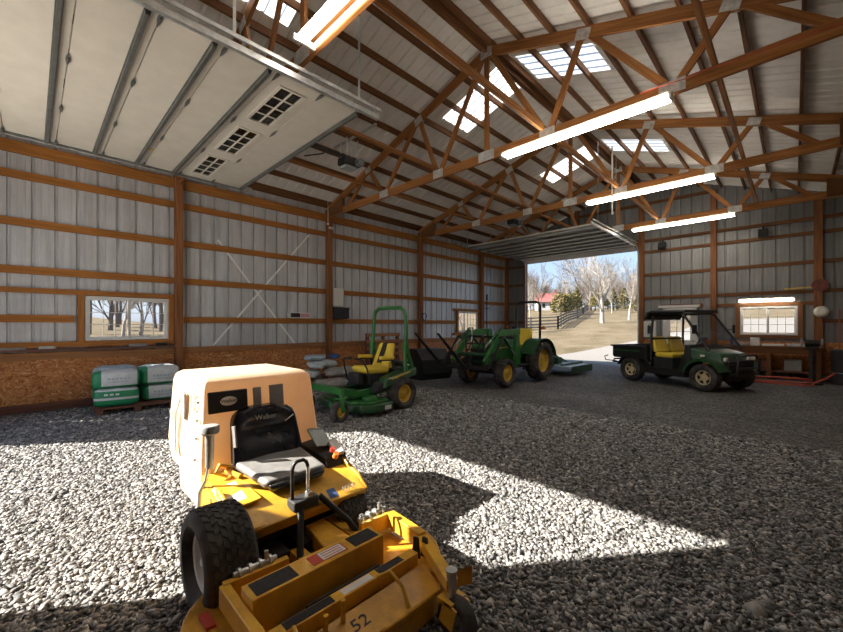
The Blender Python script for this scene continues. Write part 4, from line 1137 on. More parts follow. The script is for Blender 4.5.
# ------------------------------------------------------------------ machine helpers
def wheel(parent, c, Rr, w, rim_r, rimmat, lugs=0, style='turf', n=40, tilt=0, spokes=0, name='wheel', rz=0):
    """tyre (part) with its rim (sub-part); axle along local y; outer face -y and +y alike"""
    h = w / 2; sw = Rr - rim_r
    mb = MB()
    prof = [(rim_r, -h * .62), (rim_r + .02 * 1, -h * .80), (rim_r + sw * .35, -h * .98), (rim_r + sw * .70, -h), (Rr - sw * .12, -h * .90), (Rr, -h * .70), (Rr + .002, 0), (Rr, h * .70), (Rr - sw * .12, h * .90), (rim_r + sw * .70, h), (rim_r + sw * .35, h * .98), (rim_r + .02, h * .80), (rim_r, h * .62)]
    mb.lathe(prof, n=n, close=True)
    if style == 'ag':
        for k in range(lugs):
            for s in (-1, 1):
                a = 2 * PI * (k + (.5 if s > 0 else 0)) / lugs
                m = Matrix.Rotation(-a, 4, 'Y')
                t = .018 + Rr * .03
                pts = []
                for (yy, da, wd) in ((0 * s, .0, .03), (s * h * .98, .22, .05)):
                    pts.append((yy, da, wd * Rr / .5))
                (y0, a0, w0), (y1, a1, w1) = pts
                def P(a_, y_, r_): return m @ (Matrix.Rotation(-a_, 4, 'Y') @ V((r_, y_, 0)))
                q0 = w0 / Rr; q1 = w1 / Rr; rb = Rr - .012; rt = Rr + t
                re = Rr - .03
                mb.hexa([P(a0 - q0, y0 - .006 * s, rb), P(a0 + q0, y0 - .006 * s, rb), P(a1 + q1 * .7, y1, re - .01), P(a1 - q1 * .7, y1, re - .01),
                         P(a0 - q0, y0 - .006 * s, rt), P(a0 + q0, y0 - .006 * s, rt), P(a1 + q1 * .7, y1, rt - .03), P(a1 - q1 * .7, y1, rt - .03)])
    elif style == 'turf':
        rows = max(3, int(w / .035))
        for k in range(lugs):
            for j in range(rows):
                y = -h * .80 + 1.6 * h * (j + .5) / rows
                a = 2 * PI * (k + .5 * (j % 2)) / lugs; rr = Rr - .006 - .05 * max(0, abs(y) / h - .55) ** 1.5
                m = Matrix.Rotation(-a, 4, 'Y')
                hw = 1.6 * h / rows * .43; ha = PI / lugs * .66 * Rr; sk = (.5 if j % 2 else -.5) * ha
                b = [(rr, y - hw, -ha - sk), (rr, y + hw, -ha + sk), (rr, y + hw, ha + sk), (rr, y - hw, ha - sk)]
                mb.hexa([m @ V(p) for p in b] + [m @ V((p[0] + .013, p[1] * .99, p[2] * .9)) for p in b])
    o = mb.build(name, M['rubber'], parent, smooth=True)
    o.location = c; o.rotation_euler = (tilt, 0, rz)
    rm = MB(); rr = rim_r
    rm.lathe([(rr + .012, -h * .72), (rr + .012, -h * .66), (rr - .012, -h * .60), (rr - .02, -h * .25), (rr * .72, -h * .18), (rr * .38, -h * .40), (rr * .36, -h * .42), (0, -h * .42)], n=28)
    rm.lathe([(rr + .012, h * .72), (rr + .012, h * .66), (rr - .012, h * .60), (rr - .02, h * .25), (rr * .72, h * .18), (rr * .38, h * .40), (rr * .36, h * .42), (0, h * .42)], n=28)
    for s in (-1, 1):
        for k in range(5):
            a = 2 * PI * k / 5; r_ = rr * .26
            rm.cyl((r_ * math.cos(a), s * h * .40, r_ * math.sin(a)), (r_ * math.cos(a), s * (h * .42 + .012), r_ * math.sin(a)), .008 + rr * .02, n=6)
        rm.cyl((0, s * h * .4, 0), (0, s * (h * .42 + .03), 0), rr * .14, rr * .11, n=12)
        if spokes:
            for k in range(spokes):
                a = 2 * PI * k / spokes; m = Matrix.Rotation(-a, 4, 'Y')
                for da in (-.16, .16):
                    m2 = Matrix.Rotation(-(a + da), 4, 'Y')
                    p0 = m @ V((rr * .30, s * h * .50, 0)); p1 = m2 @ V((rr * .97, s * h * .62, 0))
                    rm.bar(p0, p1, rr * .10, .02, up=(0, 1, 0))
    r = rm.build('rim', rimmat, o, smooth=True, fix=False)
    if spokes:
        q = MB()
        for s in (-1, 1): q.lathe([(0, s * h * .30), (rr * .9, s * h * .30)], n=24)
        q.build('rim_recess', M['blackm'], o, fix=False)
    return o

# ------------------------------------------------------------------ the yellow stand-in-front mower
wk = empty('riding_mower', (7.10, 1.175, 0), 0, 'worn yellow front-deck riding mower with tall peach grass hopper and black seat', 'riding mower')
# drive wheels
wheel(wk, (.10, -.475, .268), .262, .25, .15, M['decalw'], 30, 'turf', 48)
wheel(wk, (.04, .31, .236), .225, .22, .13, M['decalw'], 30, 'turf', 48)
wheel(wk, (-.98, -.0, .16), .15, .12, .08, M['decalw'], 18, 'turf', 28)
# hopper: faceted shell
def shell(sections, cap0=True, cap1=True):
    mb = MB(); n = len(sections[0]); vs = [p for s in sections for p in s]; fs = []
    for i in range(len(sections) - 1):
        for k in range(n):
            l = (k + 1) % n; fs.append((i * n + k, i * n + l, (i + 1) * n + l, (i + 1) * n + k))
    if cap0: fs.append(tuple(range(n))[::-1])
    if cap1: fs.append(tuple((len(sections) - 1) * n + k for k in range(n)))
    mb.add(vs, fs); return mb
xf = -.49
def ring(x0, x1, y0, y1, z):
    return [(x0, y0, z), (x1, y0, z), (x1, y1, z), (x0, y1, z)]
hop = shell([ring(-1.22, xf + .02, -.39, .475, .43), ring(-1.33, xf + .02, -.395, .465, .60), ring(-1.31, xf - .030, -.365, .425, 1.06), ring(-1.28, xf - .045, -.355, .41, 1.115), ring(-1.22, xf - .085, -.325, .375, 1.14)])
ho = hop.build('hopper', M['poly'], wk, bevel=.014, seg=3)
mb = MB(); mb.box(-1.1, xf - .18, -.28, .28, 1.13, 1.142)
for y in (-.2, -.05, .1, .25):
    mb = MB(); mb.cyl((xf - .085, y, 1.09), (xf - .085, y, 1.122), .010, n=8); mb.build('hopper_bolt', M['grey'], ho)
for z, y in ((.98, -.392), (.86, -.397), (.74, -.402), (.6, -.412)):
    mb = MB(); mb.cyl((xf - .07, y + .01, z), (xf - .07, y - .006, z), .009, n=8); mb.build('hopper_bolt', M['grey'], ho)
# black plate with oval badge; grey recesses
def face_x(z): return xf + .02 - (z - .6) * .1087
def face_quad(y0, y1, z0, z1, off):
    return [(face_x(z0) + off, y0, z0), (face_x(z0) + off, y1, z0), (face_x(z1) + off, y1, z1), (face_x(z1) + off, y0, z1)]
def face_slab(mb, y0, y1, z0, z1, t, r=.0):
    a = face_quad(y0, y1, z0, z1, -.004); b = face_quad(y0, y1, z0, z1, t)
    mb.hexa([a[0], a[1], b[1], b[0], a[3], a[2], b[2], b[3]])
mb = MB(); face_slab(mb, -.345, -.085, .900, 1.045, .010); bp = mb.build('badge_plate', M['black'], ho, bevel=.012)
mb = MB(); mb.lathe([(0, .0), (.055, .0), (.055, .003), (0, .003)], axis='x', n=28); ov = mb.build('badge_oval', M['decalw'], bp, fix=True); ov.location = (face_x(.975) + .009, -.215, .975); ov.scale = (1, 1, .56); ov.rotation_euler = (0, R(-4), 0)
text('badge_lettering', 'Walker', .034, M['decalk'], bp, (face_x(.975) + .0135, -.215, .976), (R(90), 0, R(90)))
for (a, b, c, d) in ((-.045, .015, .70, 1.045), (.075, .185, .72, 1.05)):
    mb = MB(); face_slab(mb, a, b, c, d, .004); mb.build('grey_tab', M['polyg'], ho, bevel=.004)
# hand recess and rope on the left side
mb = MB(); mb.prism([(-.075 + .06 * 0, .82), (.0, .82), (.01, .88), (.0, 1.0), (-.05, 1.02), (-.09, .98), (-.10, .86)], -.402, -.385, 'y'); q = mb.build('grey_tab', M['polyg'], ho, bevel=.004); q.location = (-.84, .0, 0)
mb = MB(); mb.tube([(-.66 + .05 * math.cos(a), -.392, .97 + .055 * math.sin(a)) for a in [k * PI / 10 for k in range(20)]], .004, 6, closed=True); mb.build('moulded_ring', M['poly'], ho, smooth=True)
mb = MB()
for k in range(4):
    mb.tube([(-.95 - k * .02, -.385, 1.0), (-1.0 - k * .025, -.415 - .006 * k, .85), (-1.02 - k * .02, -.415, .66), (-.98 - k * .01, -.42, .55)], .006, 6)
mb.build('rope', M['decalw'], ho, smooth=True)
# lower cream tank / rear body
mb = MB(); mb.hexa([(-1.12, -.36, .22), (-.40, -.36, .22), (-.40, .36, .22), (-1.12, .36, .22), (-1.12, -.37, .43), (-.36, -.37, .43), (-.36, .37, .43), (-1.12, .37, .43)]); mb.build('rear_body', M['poly'], wk, bevel=.02, seg=3)
mb = MB(); mb.cbox((-.30, -.36, .40), (.16, .05, .16)); mb.build('side_flap', M['poly'], wk, bevel=.01)
mb = MB(); mb.box(-.9, .3, -.30, .15, .17, .25); mb.box(-.4, .12, -.3, .15, .2, .34); mb.build('chassis', M['blackm'], wk)
mb = MB(); mb.cyl((.07, -.35, .268), (.07, .35, .268), .04); mb.build('axle', M['blackm'], wk)
# yellow body under the seat: side pods and slanted nose
def yl(pts, y0, y1, name='body_panel', m='deck2', bev=.006):
    mb = MB(); mb.prism(pts, y0, y1, 'y'); return mb.build(name, M[m], wk, bevel=bev)
body = yl([(-.46, .28), (.06, .28), (.20, .33), (.24, .40), (.15, .455), (-.10, .52), (-.46, .52)], -.40, .40, 'body')
yl([(-.10, .40), (.20, .34), (.235, .40), (.14, .475), (-.06, .55), (-.10, .55)], -.425, -.402)
yl([(-.10, .40), (.20, .34), (.235, .40), (.14, .475), (-.06, .55), (-.10, .55)], .402, .425)
# decals on the nose
def nose(y0, y1, u0, u1, m, name, off=.0015):
    a = V((.15, 0, .455)); b = V((.24, 0, .40)); nrm = V((.055, 0, .09)).normalized() * off
    P = lambda y, u: (a + (b - a) * u + nrm + V((0, y, 0)))
    mb = MB(); mb.add([P(y0, u0), P(y1, u0), P(y1, u1), P(y0, u1)], [(0, 1, 2, 3)]); return mb.build(name, M[m], body, fix=False)
nose(-.10, -.02, .1, .85, 'decalw', 'white_decal'); nose(-.085, -.035, .25, .7, 'decalb', 'white_decal', .002)
nose(.14, .20, .15, .8, 'decalb', 'blue_decal')
mb = MB(); mb.add([(.2425, -.39, .385), (.2425, -.29, .385), (.2045, -.29, .335), (.2045, -.39, .335)], [(0, 1, 2, 3)]); mb.build('grey_decal', M['grey'], body, fix=False)
text('model_lettering', '18HP', .05, M['decalw'], body, (.205, .29, .432), (R(58), 0, R(90)))
# left footboard-like shelf with paper
mb = MB(); mb.hexa([(-.34, -.43, .50), (.10, -.45, .47), (.10, -.24, .49), (-.34, -.24, .52), (-.34, -.43, .515), (.10, -.45, .485), (.10, -.24, .505), (-.34, -.24, .535)]); mb.build('side_shelf', M['deck2'], wk, bevel=.004)
mb = MB(); mb.add([(-.20, -.415, .514), (.04, -.44, .494), (.04, -.30, .503), (-.20, -.28, .524)], [(0, 1, 2, 3)]); mb.build('white_sheet', M['decalw'], wk, fix=False)
mb = MB(); mb.tube([(-.36, -.24, .56), (-.34, -.33, .60), (-.30, -.36, .57), (-.26, -.30, .545)], .014, 8); mb.tube([(-.40, -.2, .53), (-.34, -.28, .55), (-.22, -.24, .535)], .018, 8); mb.build('engine_hose', M['deck'], wk, smooth=True)
mb = MB(); mb.hexa([(.02, -.47, .31), (.20, -.47, .33), (.20, -.27, .33), (.02, -.27, .31), (.00, -.47, .47), (.235, -.47, .41), (.235, -.27, .41), (.00, -.27, .48)]); pod = mb.build('front_pod', M['deck2'], wk, bevel=.004)
mb = MB(); mb.hexa([(.226, -.44, .385), (.226, -.34, .385), (.215, -.34, .345), (.215, -.44, .345), (.230, -.44, .385), (.230, -.34, .385), (.219, -.34, .345), (.219, -.44, .345)]); mb.build('grey_decal', M['grey'], pod)
# seat
cs = MB()
cs.hexa([(-.36, -.23, .54), (.06, -.21, .52), (.06, .21, .52), (-.36, .23, .54), (-.36, -.245, .60), (.08, -.20, .575), (.08, .20, .575), (-.36, .245, .60)])
seat = cs.build('seat', M['seatg'], wk, bevel=.035, seg=4)
mb = MB(); mb.hexa([(-.30, -.20, .535), (.09, -.17, .505), (.09, .17, .505), (-.30, .20, .535), (-.32, -.225, .575), (.095, -.19, .55), (.095, .19, .55), (-.32, .225, .575)]); mb.build('seat_skirt', M['vinylb'], seat, bevel=.02, seg=3)
# seat back: curved shell
rows = []; nz = 14; ny = 16
def bw(t): return .235 * (1 - .12 * t) if t < .72 else .235 * (.914) * math.sqrt(max(0, 1 - ((t - .72) / .30) ** 2.6)) * .98 + .0
front = []; back = []
for i in range(nz + 1):
    t = i / nz; z = .575 + .345 * t; w = max(.02, bw(t)); fr = []; bk = []
    for j in range(ny + 1):
        u = -1 + 2 * j / ny
        x = -.325 - .11 * t - .055 * (1 - u * u) + .028 * math.sin(t * PI * 2.6 + .6) * (1 - u ** 4)
        edge = 1 - abs(u) ** 6
        fr.append((x + .035 * edge, u * w, z)); bk.append((-.325 - .11 * t - .075 - .02 * edge, u * w, z))
    front.append(fr); back.append(bk)
mb = MB(); mb.sheet(front); mb.sheet(back)
mb.sheet([[f[0] for f in front], [b[0] for b in back]]); mb.sheet([[f[-1] for f in front], [b[-1] for b in back]]); mb.sheet([front[-1], back[-1]]); mb.sheet([front[0], back[0]])
sb = mb.build('backrest', M['vinylb'], wk, smooth=True)
mb = MB(); mb.tube([front[i][0] for i in range(0, nz)] + [front[i][-1] for i in range(nz - 1, -1, -1)], .012, 6); mb.build('piping', M['vinylb'], sb, smooth=True)
mb = MB(); mb.cbox((-.345, -.232, .76), (.05, .012, .14), (0, R(-15), 0)); mb.build('worn_patch', M['seatg'], sb, bevel=.004)
mb = MB(); mb.cyl((-.365, 0, .735), (-.345, 0, .738), .008, n=8); mb.build('button', M['chrome'], sb)
text('seat_lettering', 'Walker', .05, M['grey'], sb, (-.395, .0, .848), (R(74), 0, R(90)))
mb = MB(); mb.tube([(-.37, .13, .80), (-.36, .19, .84)], .004, 5); mb.build('scuff', M['decalw'], sb)
# steering levers: inverted U and black legs
mb = MB(); mb.tube([(.20, -.105, .44), (.20, -.105, .65), (.20, -.095, .68), (.20, -.075, .695), (.20, -.035, .695), (.20, -.015, .68), (.20, -.005, .65)], .011, 10); mb.build('lever', M['black'], wk, smooth=True)
mb = MB(); mb.tube([(.20, -.005, .65), (.20, -.005, .50)], .010, 10); mb.build('lever_shaft', M['chrome'], wk, smooth=True)
mb = MB(); mb.cbox((.21, -.04, .45), (.10, .16, .06)); mb.build('lever_box', M['blackm'], wk, bevel=.01)
for s, d_ in ((-1, 0), (1, .06)):
    mb = MB(); mb.tube([(.22, s * .06, .46), (.34, s * .13 + d_, .30), (.42, s * .17 + d_, .20)], .019, 10); mb.build('footrest_leg', M['black'], wk, smooth=True)
mb = MB(); mb.cbox((.24, -.02, .50), (.04, .03, .03)); mb.tube([(.22, -.03, .48), (.23, -.02, .54)], .008, 8); mb.build('linkage', M['chrome'], wk)
# right hand control console with battery-like box
mb = MB(); mb.hexa([(-.40, .27, .52), (-.02, .27, .50), (-.02, .44, .50), (-.40, .44, .52), (-.40, .27, .60), (-.06, .27, .56), (-.06, .44, .58), (-.40, .44, .62)]); cn = mb.build('console', M['blackm'], wk, bevel=.006)
mb = MB(); mb.cbox((-.24, .34, .655), (.17, .15, .012), (R(-14), R(34), 0)); mb.tube([(-.315, .28, .715), (-.315, .40, .70)], .008, 6); mb.build('instrument_panel', M['strut'], cn, bevel=.003)
mb = MB(); mb.cbox((-.12, .40, .595), (.15, .07, .04), (R(5), R(24), R(-8))); mb.build('white_box', M['decalw'], cn, bevel=.006)
mb = MB(); mb.cyl((-.02, .33, .57), (.0, .33, .60), .022, .018, n=12); mb.build('knob', M['orange'], cn, smooth=True)
mb = MB(); mb.cyl((-.06, .33, .60), (-.05, .33, .625), .018, n=12); mb.build('knob', M['redp'], cn, smooth=True)
# exhaust mast with cap
mb = MB(); mb.tube([(-.22, -.42, .845), (-.22, -.42, .72), (-.225, -.42, .64)], [.026, .024, .022], 12); pc = mb.build('mast_pipe', M['galv'], wk, smooth=True)
mb = MB(); mb.lathe([(0, .845), (.045, .845), (.054, .855), (.054, .885), (.048, .895), (0, .90)], (-.22, -.42, 0), 'z', 24); mb.build('mast_cap', M['grey'], pc, smooth=True)
mb = MB(); mb.tube([(-.225, -.42, .66), (-.25, -.43, .56), (-.30, -.45, .48), (-.29, -.46, .36), (-.27, -.45, .28)], .011, 8); mb.build('mast_hose', M['galv'], wk, smooth=True)
# carrier arms to the deck
mb = MB(); mb.box(.12, .50, -.17, -.10, .18, .25); mb.build('carrier_arm', M['deck'], wk, bevel=.004); mb = MB(); mb.box(.12, .50, .16, .23, .18, .25); mb.build('carrier_arm', M['deck'], wk, bevel=.004)
mb = MB(); mb.hexa([(.20, -.02, .20), (.52, -.05, .20), (.52, .13, .20), (.20, .10, .20), (.20, -.02, .30), (.52, -.05, .27), (.52, .13, .27), (.20, .10, .30)]); mb.build('gearbox_cover', M['deck'], wk, bevel=.008)
mb = MB(); mb.lathe([(0, .1), (.14, .1), (.14, .17), (.1, .2), (0, .2)], (.32, .0, 0), 'z', 20); mb.build('blower_housing', M['blackm'], wk, smooth=True)
# deck shell: rounded plan
def deck_outline(k=1.0):
    pts = []
    # local: x .22..1.02 , y -.74..+.60
    cl_, cr_ = (.52, -.36), (.50, .30)
    for a in range(95, 271, 11): pts.append((cl_[0] + .37 * k * math.cos(R(a + 0)) * -1 * -1, cl_[1] + .375 * k * math.sin(R(a)) * -1))
    return pts
left_c = (.50, -.38); right_c = (.46, .20); rad = .36
ol = []
for a in range(80, 281, 10): ol.append((left_c[0] + rad * math.cos(R(a + 90)) , left_c[1] + rad * math.sin(R(a + 90))))
poly = []
# back edge left->right, going round: start rear middle, left lobe, front, right lobe
for a in range(0, 111, 10):   # left lobe from rear (-x) to left (-y) to front
    g = R(200 + a); poly.append((left_c[0] + rad * math.cos(g), left_c[1] + rad * math.sin(g)))
poly += [(.86, -.60), (.98, -.30), (1.02, -.05), (1.02, .22), (.98, .36)]
for a in range(0, 121, 10):
    g = R(20 + a); poly.append((.52 + .42 * math.cos(g), .20 + .43 * math.sin(g)))
poly += [(.17, .30), (.20, .05), (.18, -.2)]
mb = MB(); mb.prism(poly, .125, .165, 'z'); dk = mb.build('mower_deck', M['deck'], wk, bevel=.008)
# skirt
sk_ = MB()
for (x0, y0), (x1, y1) in zip(poly, poly[1:] + poly[:1]): sk_.add([(x0, y0, .05), (x1, y1, .05), (x1, y1, .13), (x0, y0, .13)], [(0, 1, 2, 3)])
sk_.build('deck_skirt', M['deck'], dk, fix=False)
# frame around the top of the deck
def dbar(p0, p1, w, h_, name='deck_frame', m='deck2', par=None):
    mb = MB(); mb.bar(p0, p1, w, h_); return mb.build(name, M[m], par or wk, bevel=.004)
dbar((.40, -.545, .245), (.98, -.545, .235), .045, .10)
dbar((.40, -.55, .255), (.42, -.24, .255), .035, .09)
dbar((.42, .22, .255), (.44, .45, .255), .035, .09)
dbar((.44, .44, .26), (.75, .42, .25), .055, .09); dbar((.75, .42, .25), (1.13, .235, .255), .06, .06)
for s, yy in ((0, -.40), (1, .33)):
    mb = MB(); mb.cyl((.39, yy - .10, .305), (.39, yy + .11, .305), .016, n=10)
    for k in range(4): mb.cyl((.39, yy - .08 + k * .05, .305), (.39, yy - .066 + k * .05, .305), .028, n=12)
    mb.cyl((.39, yy + .06, .27), (.39, yy + .06, .36), .010, n=8); mb.build('spring_pin', M['galv'], wk, smooth=True)
# main cross beam with grip strips and label
mb = MB(); mb.box(.535, .665, -.52, .20, .165, .335); cb = mb.build('cross_beam', M['deck2'], wk, bevel=.004)
for a, b in ((-.495, -.30), (.02, .175)):
    mb = MB(); mb.box(.55, .65, a, b, .3352, .3375); mb.build('grip_strip', M['grip'], cb)
mb = MB(); mb.box(.56, .64, -.215, -.02, .3352, .337); q = mb.build('label_decal', M['decalr'], cb)
mb = MB(); mb.box(.566, .634, -.16, -.028, .337, .338)
mb.build('label_field', M['decalw'], cb)
for k in range(3):
    mb = MB(); mb.box(.578 + k * .02, .584 + k * .02, -.15, -.04, .338, .3385); mb.build('label_print', M['decalr'], cb)
# front beam
mb = MB(); mb.box(.775, .835, -.62, .30, .19, .262); fb = mb.build('front_beam', M['deck2'], wk, bevel=.004)
for a, b in ((-.45, -.22), (.04, .20)):
    mb = MB(); mb.box(.782, .828, a, b, .2622, .2645); mb.build('grip_strip', M['grip'], fb)
mb = MB(); mb.box(.785, .825, -.17, .0, .2622, .2635); mb.build('label_field', M['decalw'], fb)
# dark gap items between beams
mb = MB(); mb.box(.69, .76, -.42, .16, .165, .20); mb.tube([(.72, -.3, .22), (.73, -.1, .225), (.72, .12, .22)], .012, 6); mb.build('belt_cover', M['blackm'], wk)
# front lip plate with 52
mb = MB(); mb.hexa([(.86, -.50, .165), (1.00, -.44, .15), (1.02, .28, .15), (.86, .32, .165), (.86, -.50, .21), (1.00, -.44, .165), (1.02, .28, .165), (.86, .32, .21)]); fl = mb.build('front_plate', M['deck'], wk, bevel=.004)
text('size_lettering', '52', .075, M['decalk'], fl, (.935, -.16, .1905), (R(18), 0, R(90)), ext=.001, sx=1.25)
mb = MB(); mb.tube([(.83, .02, .26), (.88, .06, .29), (.96, .07, .25), (1.0, .07, .17)], .010, 8); mb.build('wire_hoop', M['deck2'], wk, smooth=True)
mb = MB(); mb.tube([(.83, -.42, .26), (.9, -.43, .25), (.98, -.44, .17)], .010, 8); mb.build('wire_hoop', M['deck2'], wk, smooth=True)
for (x, y, h_) in ((.88, -.30, .10), (.89, -.22, .13), (.70, -.50, .06), (.50, .10, .05)):
    mb = MB(); mb.cyl((x, y, .16), (x, y, .17 + h_), .011, n=8); mb.build('pin', M['deck2'], wk, smooth=True)
for (x, y) in ((.78, .34), (.82, .37)):
    mb = MB(); mb.prism([(x - .03, .2), (x + .03, .2), (x + .015, .31), (x - .015, .31)], y - .006, y + .006, 'y'); mb.build('latch', M['blackm'], wk)
# curved side guard
mb = MB(); gp = [(.84, .34), (.95, .37), (1.03, .42), (1.08, .50)]
mb.sheet([[(x, y - .04, .13) for x, y in gp], [(x, y - .04, .17 + .02 * i) for i, (x, y) in enumerate(gp)]]); mb.build('side_guard', M['deck'], wk, fix=False)
mb = MB(); mb.box(.45, .56, .44, .56, .166, .1675); mb.build('white_decal', M['decalw'], dk)
mb = MB(); mb.box(.36, .47, -.64, -.60, .165, .18); mb.build('deck_bolt', M['decalr'], dk)
# casters
def caster(x, y):
    mb = MB(); mb.cyl((x, y, .17), (x, y, .315), .024, n=14); mb.cyl((x, y, .315), (x, y, .325), .028, n=14); mb.build('caster_stem', M['galv'], wk, smooth=True)
    mb = MB(); mb.cbox((x, y, .19), (.09, .11, .02)); mb.cbox((x + .02, y - .05, .14), (.08, .01, .11), (0, R(15), 0)); mb.cbox((x + .02, y + .05, .14), (.08, .01, .11), (0, R(15), 0)); mb.build('caster_fork', M['deck2'], wk)
    wheel(wk, (x + .035, y, .105), .10, .075, .05, M['grey'], 0, 'turf', 28, name='caster_wheel')
caster(1.12, .24)
caster(1.12, -.62)
dbar((.98, -.545, .235), (1.12, -.62, .255), .05, .06)

# ------------------------------------------------------------------ green zero-turn mower, heading -Y
zt = empty('zero_turn_mower', (3.88, 4.35, 0), R(-88), 'green zero-turn mower with yellow seat and green roll bar', 'riding mower')
# local: +x forward
def part(nm, m, fn, bev=.006, par=None, smooth=False, seg=2):
    mb = MB(); fn(mb); return mb.build(nm, M[m], par or zt, bevel=bev, seg=seg, smooth=smooth)
for s in (-1, 1):
    wheel(zt, (-.28, s * .50, .285), .275, .24, .155, M['yellow'], 22, 'turf', 36)
    wheel(zt, (1.04, s * .47, .165), .16, .13, .085, M['yellow'], 0, 'turf', 28, rz=R(12))
    part('caster_fork', 'green', lambda b: (b.cbox((1.02, s * .47, .36), (.10, .15, .03)), b.cbox((1.03, s * .47 - .075, .26), (.07, .012, .22), (0, R(12), 0)), b.cbox((1.03, s * .47 + .075, .26), (.07, .012, .22), (0, R(12), 0)), b.cyl((1.0, s * .47, .36), (1.0, s * .47, .52), .035)))
    part('frame_rail', 'green', lambda b: (b.bar((-.6, s * .26, .36), (.62, s * .26, .34), .06, .12), b.bar((.60, s * .26, .36), (1.0, s * .40, .47), .07, .11), b.bar((1.0, s * .40, .47), (1.0, s * .50, .47), .09, .10)))
part('front_beam', 'green', lambda b: b.bar((1.0, -.50, .47), (1.0, .50, .47), .08, .10))
part('footplate', 'blackm', lambda b: b.hexa([(.35, -.26, .34), (.98, -.26, .44), (.98, .26, .44), (.35, .26, .34), (.35, -.26, .37), (.98, -.26, .52), (.98, .26, .52), (.35, .26, .37)]))
# deck
dpoly = [(.02, -.62), (.10, -.72), (.55, -.74), (.72, -.62), (.80, -.30), (.80, .30), (.72, .60), (.50, .74), (.10, .70), (.02, .5)]
zd = part('mower_deck', 'dgreen', lambda b: b.prism(dpoly, .09, .22, 'z'), .02)
part('deck_top', 'green', lambda b: (b.prism([(x * .86 + .06, y * .86) for x, y in dpoly], .22, .25, 'z'), b.cyl((.4, -.42, .25), (.4, -.42, .31), .13), b.cyl((.4, .42, .25), (.4, .42, .31), .13), b.cyl((.5, 0, .25), (.5, 0, .31), .13)), .006, zd)
part('discharge_chute', 'blackm', lambda b: b.hexa([(.1, -.74, .10), (.6, -.74, .10), (.55, -.94, .06), (.15, -.94, .06), (.1, -.74, .2), (.6, -.74, .2), (.55, -.94, .09), (.15, -.94, .09)]), .006, zd)
part('deck_label', 'decalw', lambda b: (b.box(.2, .34, .742, .744, .12, .19),), 0, zd)
# engine/body and fenders
part('engine_cover', 'blackm', lambda b: (b.box(-.75, -.30, -.28, .28, .36, .72), b.box(-.80, -.55, -.2, .2, .5, .8)), .03)
for s in (-1, 1):
    part('fender', 'dgreen', lambda b: b.hexa([(-.62, s * .27, .60), (.12, s * .27, .40), (.12, s * .50, .40), (-.62, s * .56, .58), (-.66, s * .27, .76), (.06, s * .27, .58), (.06, s * .46, .56), (-.66, s * .52, .72)]), .03, seg=3)
    part('fender_stripe', 'yellow', lambda b: b.bar((-.45, s * .555, .66), (-.02, s * .515, .56), .006, .03), 0)
    part('fuel_tank', 'blackm', lambda b: b.hexa([(-.3, s * .27, .36), (.28, s * .27, .34), (.28, s * .44, .34), (-.3, s * .46, .38), (-.3, s * .27, .6), (.2, s * .27, .5), (.2, s * .42, .48), (-.3, s * .44, .56)]), .02)
    # control levers
    part('control_lever', 'black', lambda b: b.tube([(.30, s * .30, .50), (.36, s * .32, .74), (.42, s * .26, .90), (.42, s * .06, .92)], .015, 8), 0, smooth=True)
part('lever_grip', 'blackm', lambda b: b.tube([(.42, -.26, .90), (.42, -.06, .92)], .022, 8), 0, smooth=True)
zs = part('seat', 'seaty', lambda b: b.hexa([(-.22, -.25, .62), (.26, -.23, .64), (.26, .23, .64), (-.22, .25, .62), (-.22, -.26, .74), (.28, -.25, .77), (.28, .25, .77), (-.22, .26, .74)]), .05, seg=4)
part('seat_base', 'blackm', lambda b: b.box(-.2, .22, -.22, .22, .46, .64))
part('backrest', 'seaty', lambda b: b.hexa([(-.30, -.25, .70), (-.18, -.25, .70), (-.18, .25, .70), (-.30, .25, .70), (-.44, -.19, 1.16), (-.35, -.19, 1.16), (-.35, .19, 1.16), (-.44, .19, 1.16)]), .05, seg=4)
part('backrest_strip', 'blackm', lambda b: b.hexa([(-.19, -.06, .80), (-.165, -.06, .80), (-.165, .06, .80), (-.19, .06, .80), (-.36, -.05, 1.17), (-.335, -.05, 1.17), (-.335, .05, 1.17), (-.36, .05, 1.17)]), .006)
for s in (-1, 1):
    part('armrest', 'seaty', lambda b: b.bar((-.26, s * .30, .90), (.06, s * .30, .92), .07, .06), .015)
    part('armrest_arm', 'blackm', lambda b: (b.bar((-.28, s * .30, .70), (-.24, s * .30, .88), .03, .05), b.bar((-.25, s * .30, .865), (.0, s * .30, .875), .05, .03)), .004)
# roll bar
part('roll_bar', 'green', lambda b: b.tube([(-.42, -.46, .50), (-.40, -.46, 1.0), (-.44, -.455, 1.35), (-.45, -.44, 1.66), (-.45, -.40, 1.76), (-.45, -.30, 1.82), (-.45, 0, 1.83), (-.45, .30, 1.82), (-.45, .40, 1.76), (-.45, .44, 1.66), (-.44, .455, 1.35), (-.40, .46, 1.0), (-.42, .46, .50)], .036, 10), 0, smooth=True)
for s in (-1, 1):
    part('roll_bar_brace', 'green', lambda b: (b.bar((-.62, s * .46, .62), (-.43, s * .46, 1.12), .05, .06), b.cbox((-.42, s * .46, 1.1), (.09, .09, .14))), .004)
    part('rear_bumper', 'green', lambda b: b.tube([(-.58, s * .2, .5), (-.82, s * .2, .52), (-.86, s * .2, .7), (-.60, s * .2, .76)], .02, 8), 0, smooth=True)
part('steering_column', 'blackm', lambda b: (b.cbox((.36, 0, .56), (.12, .30, .2)),), .02)

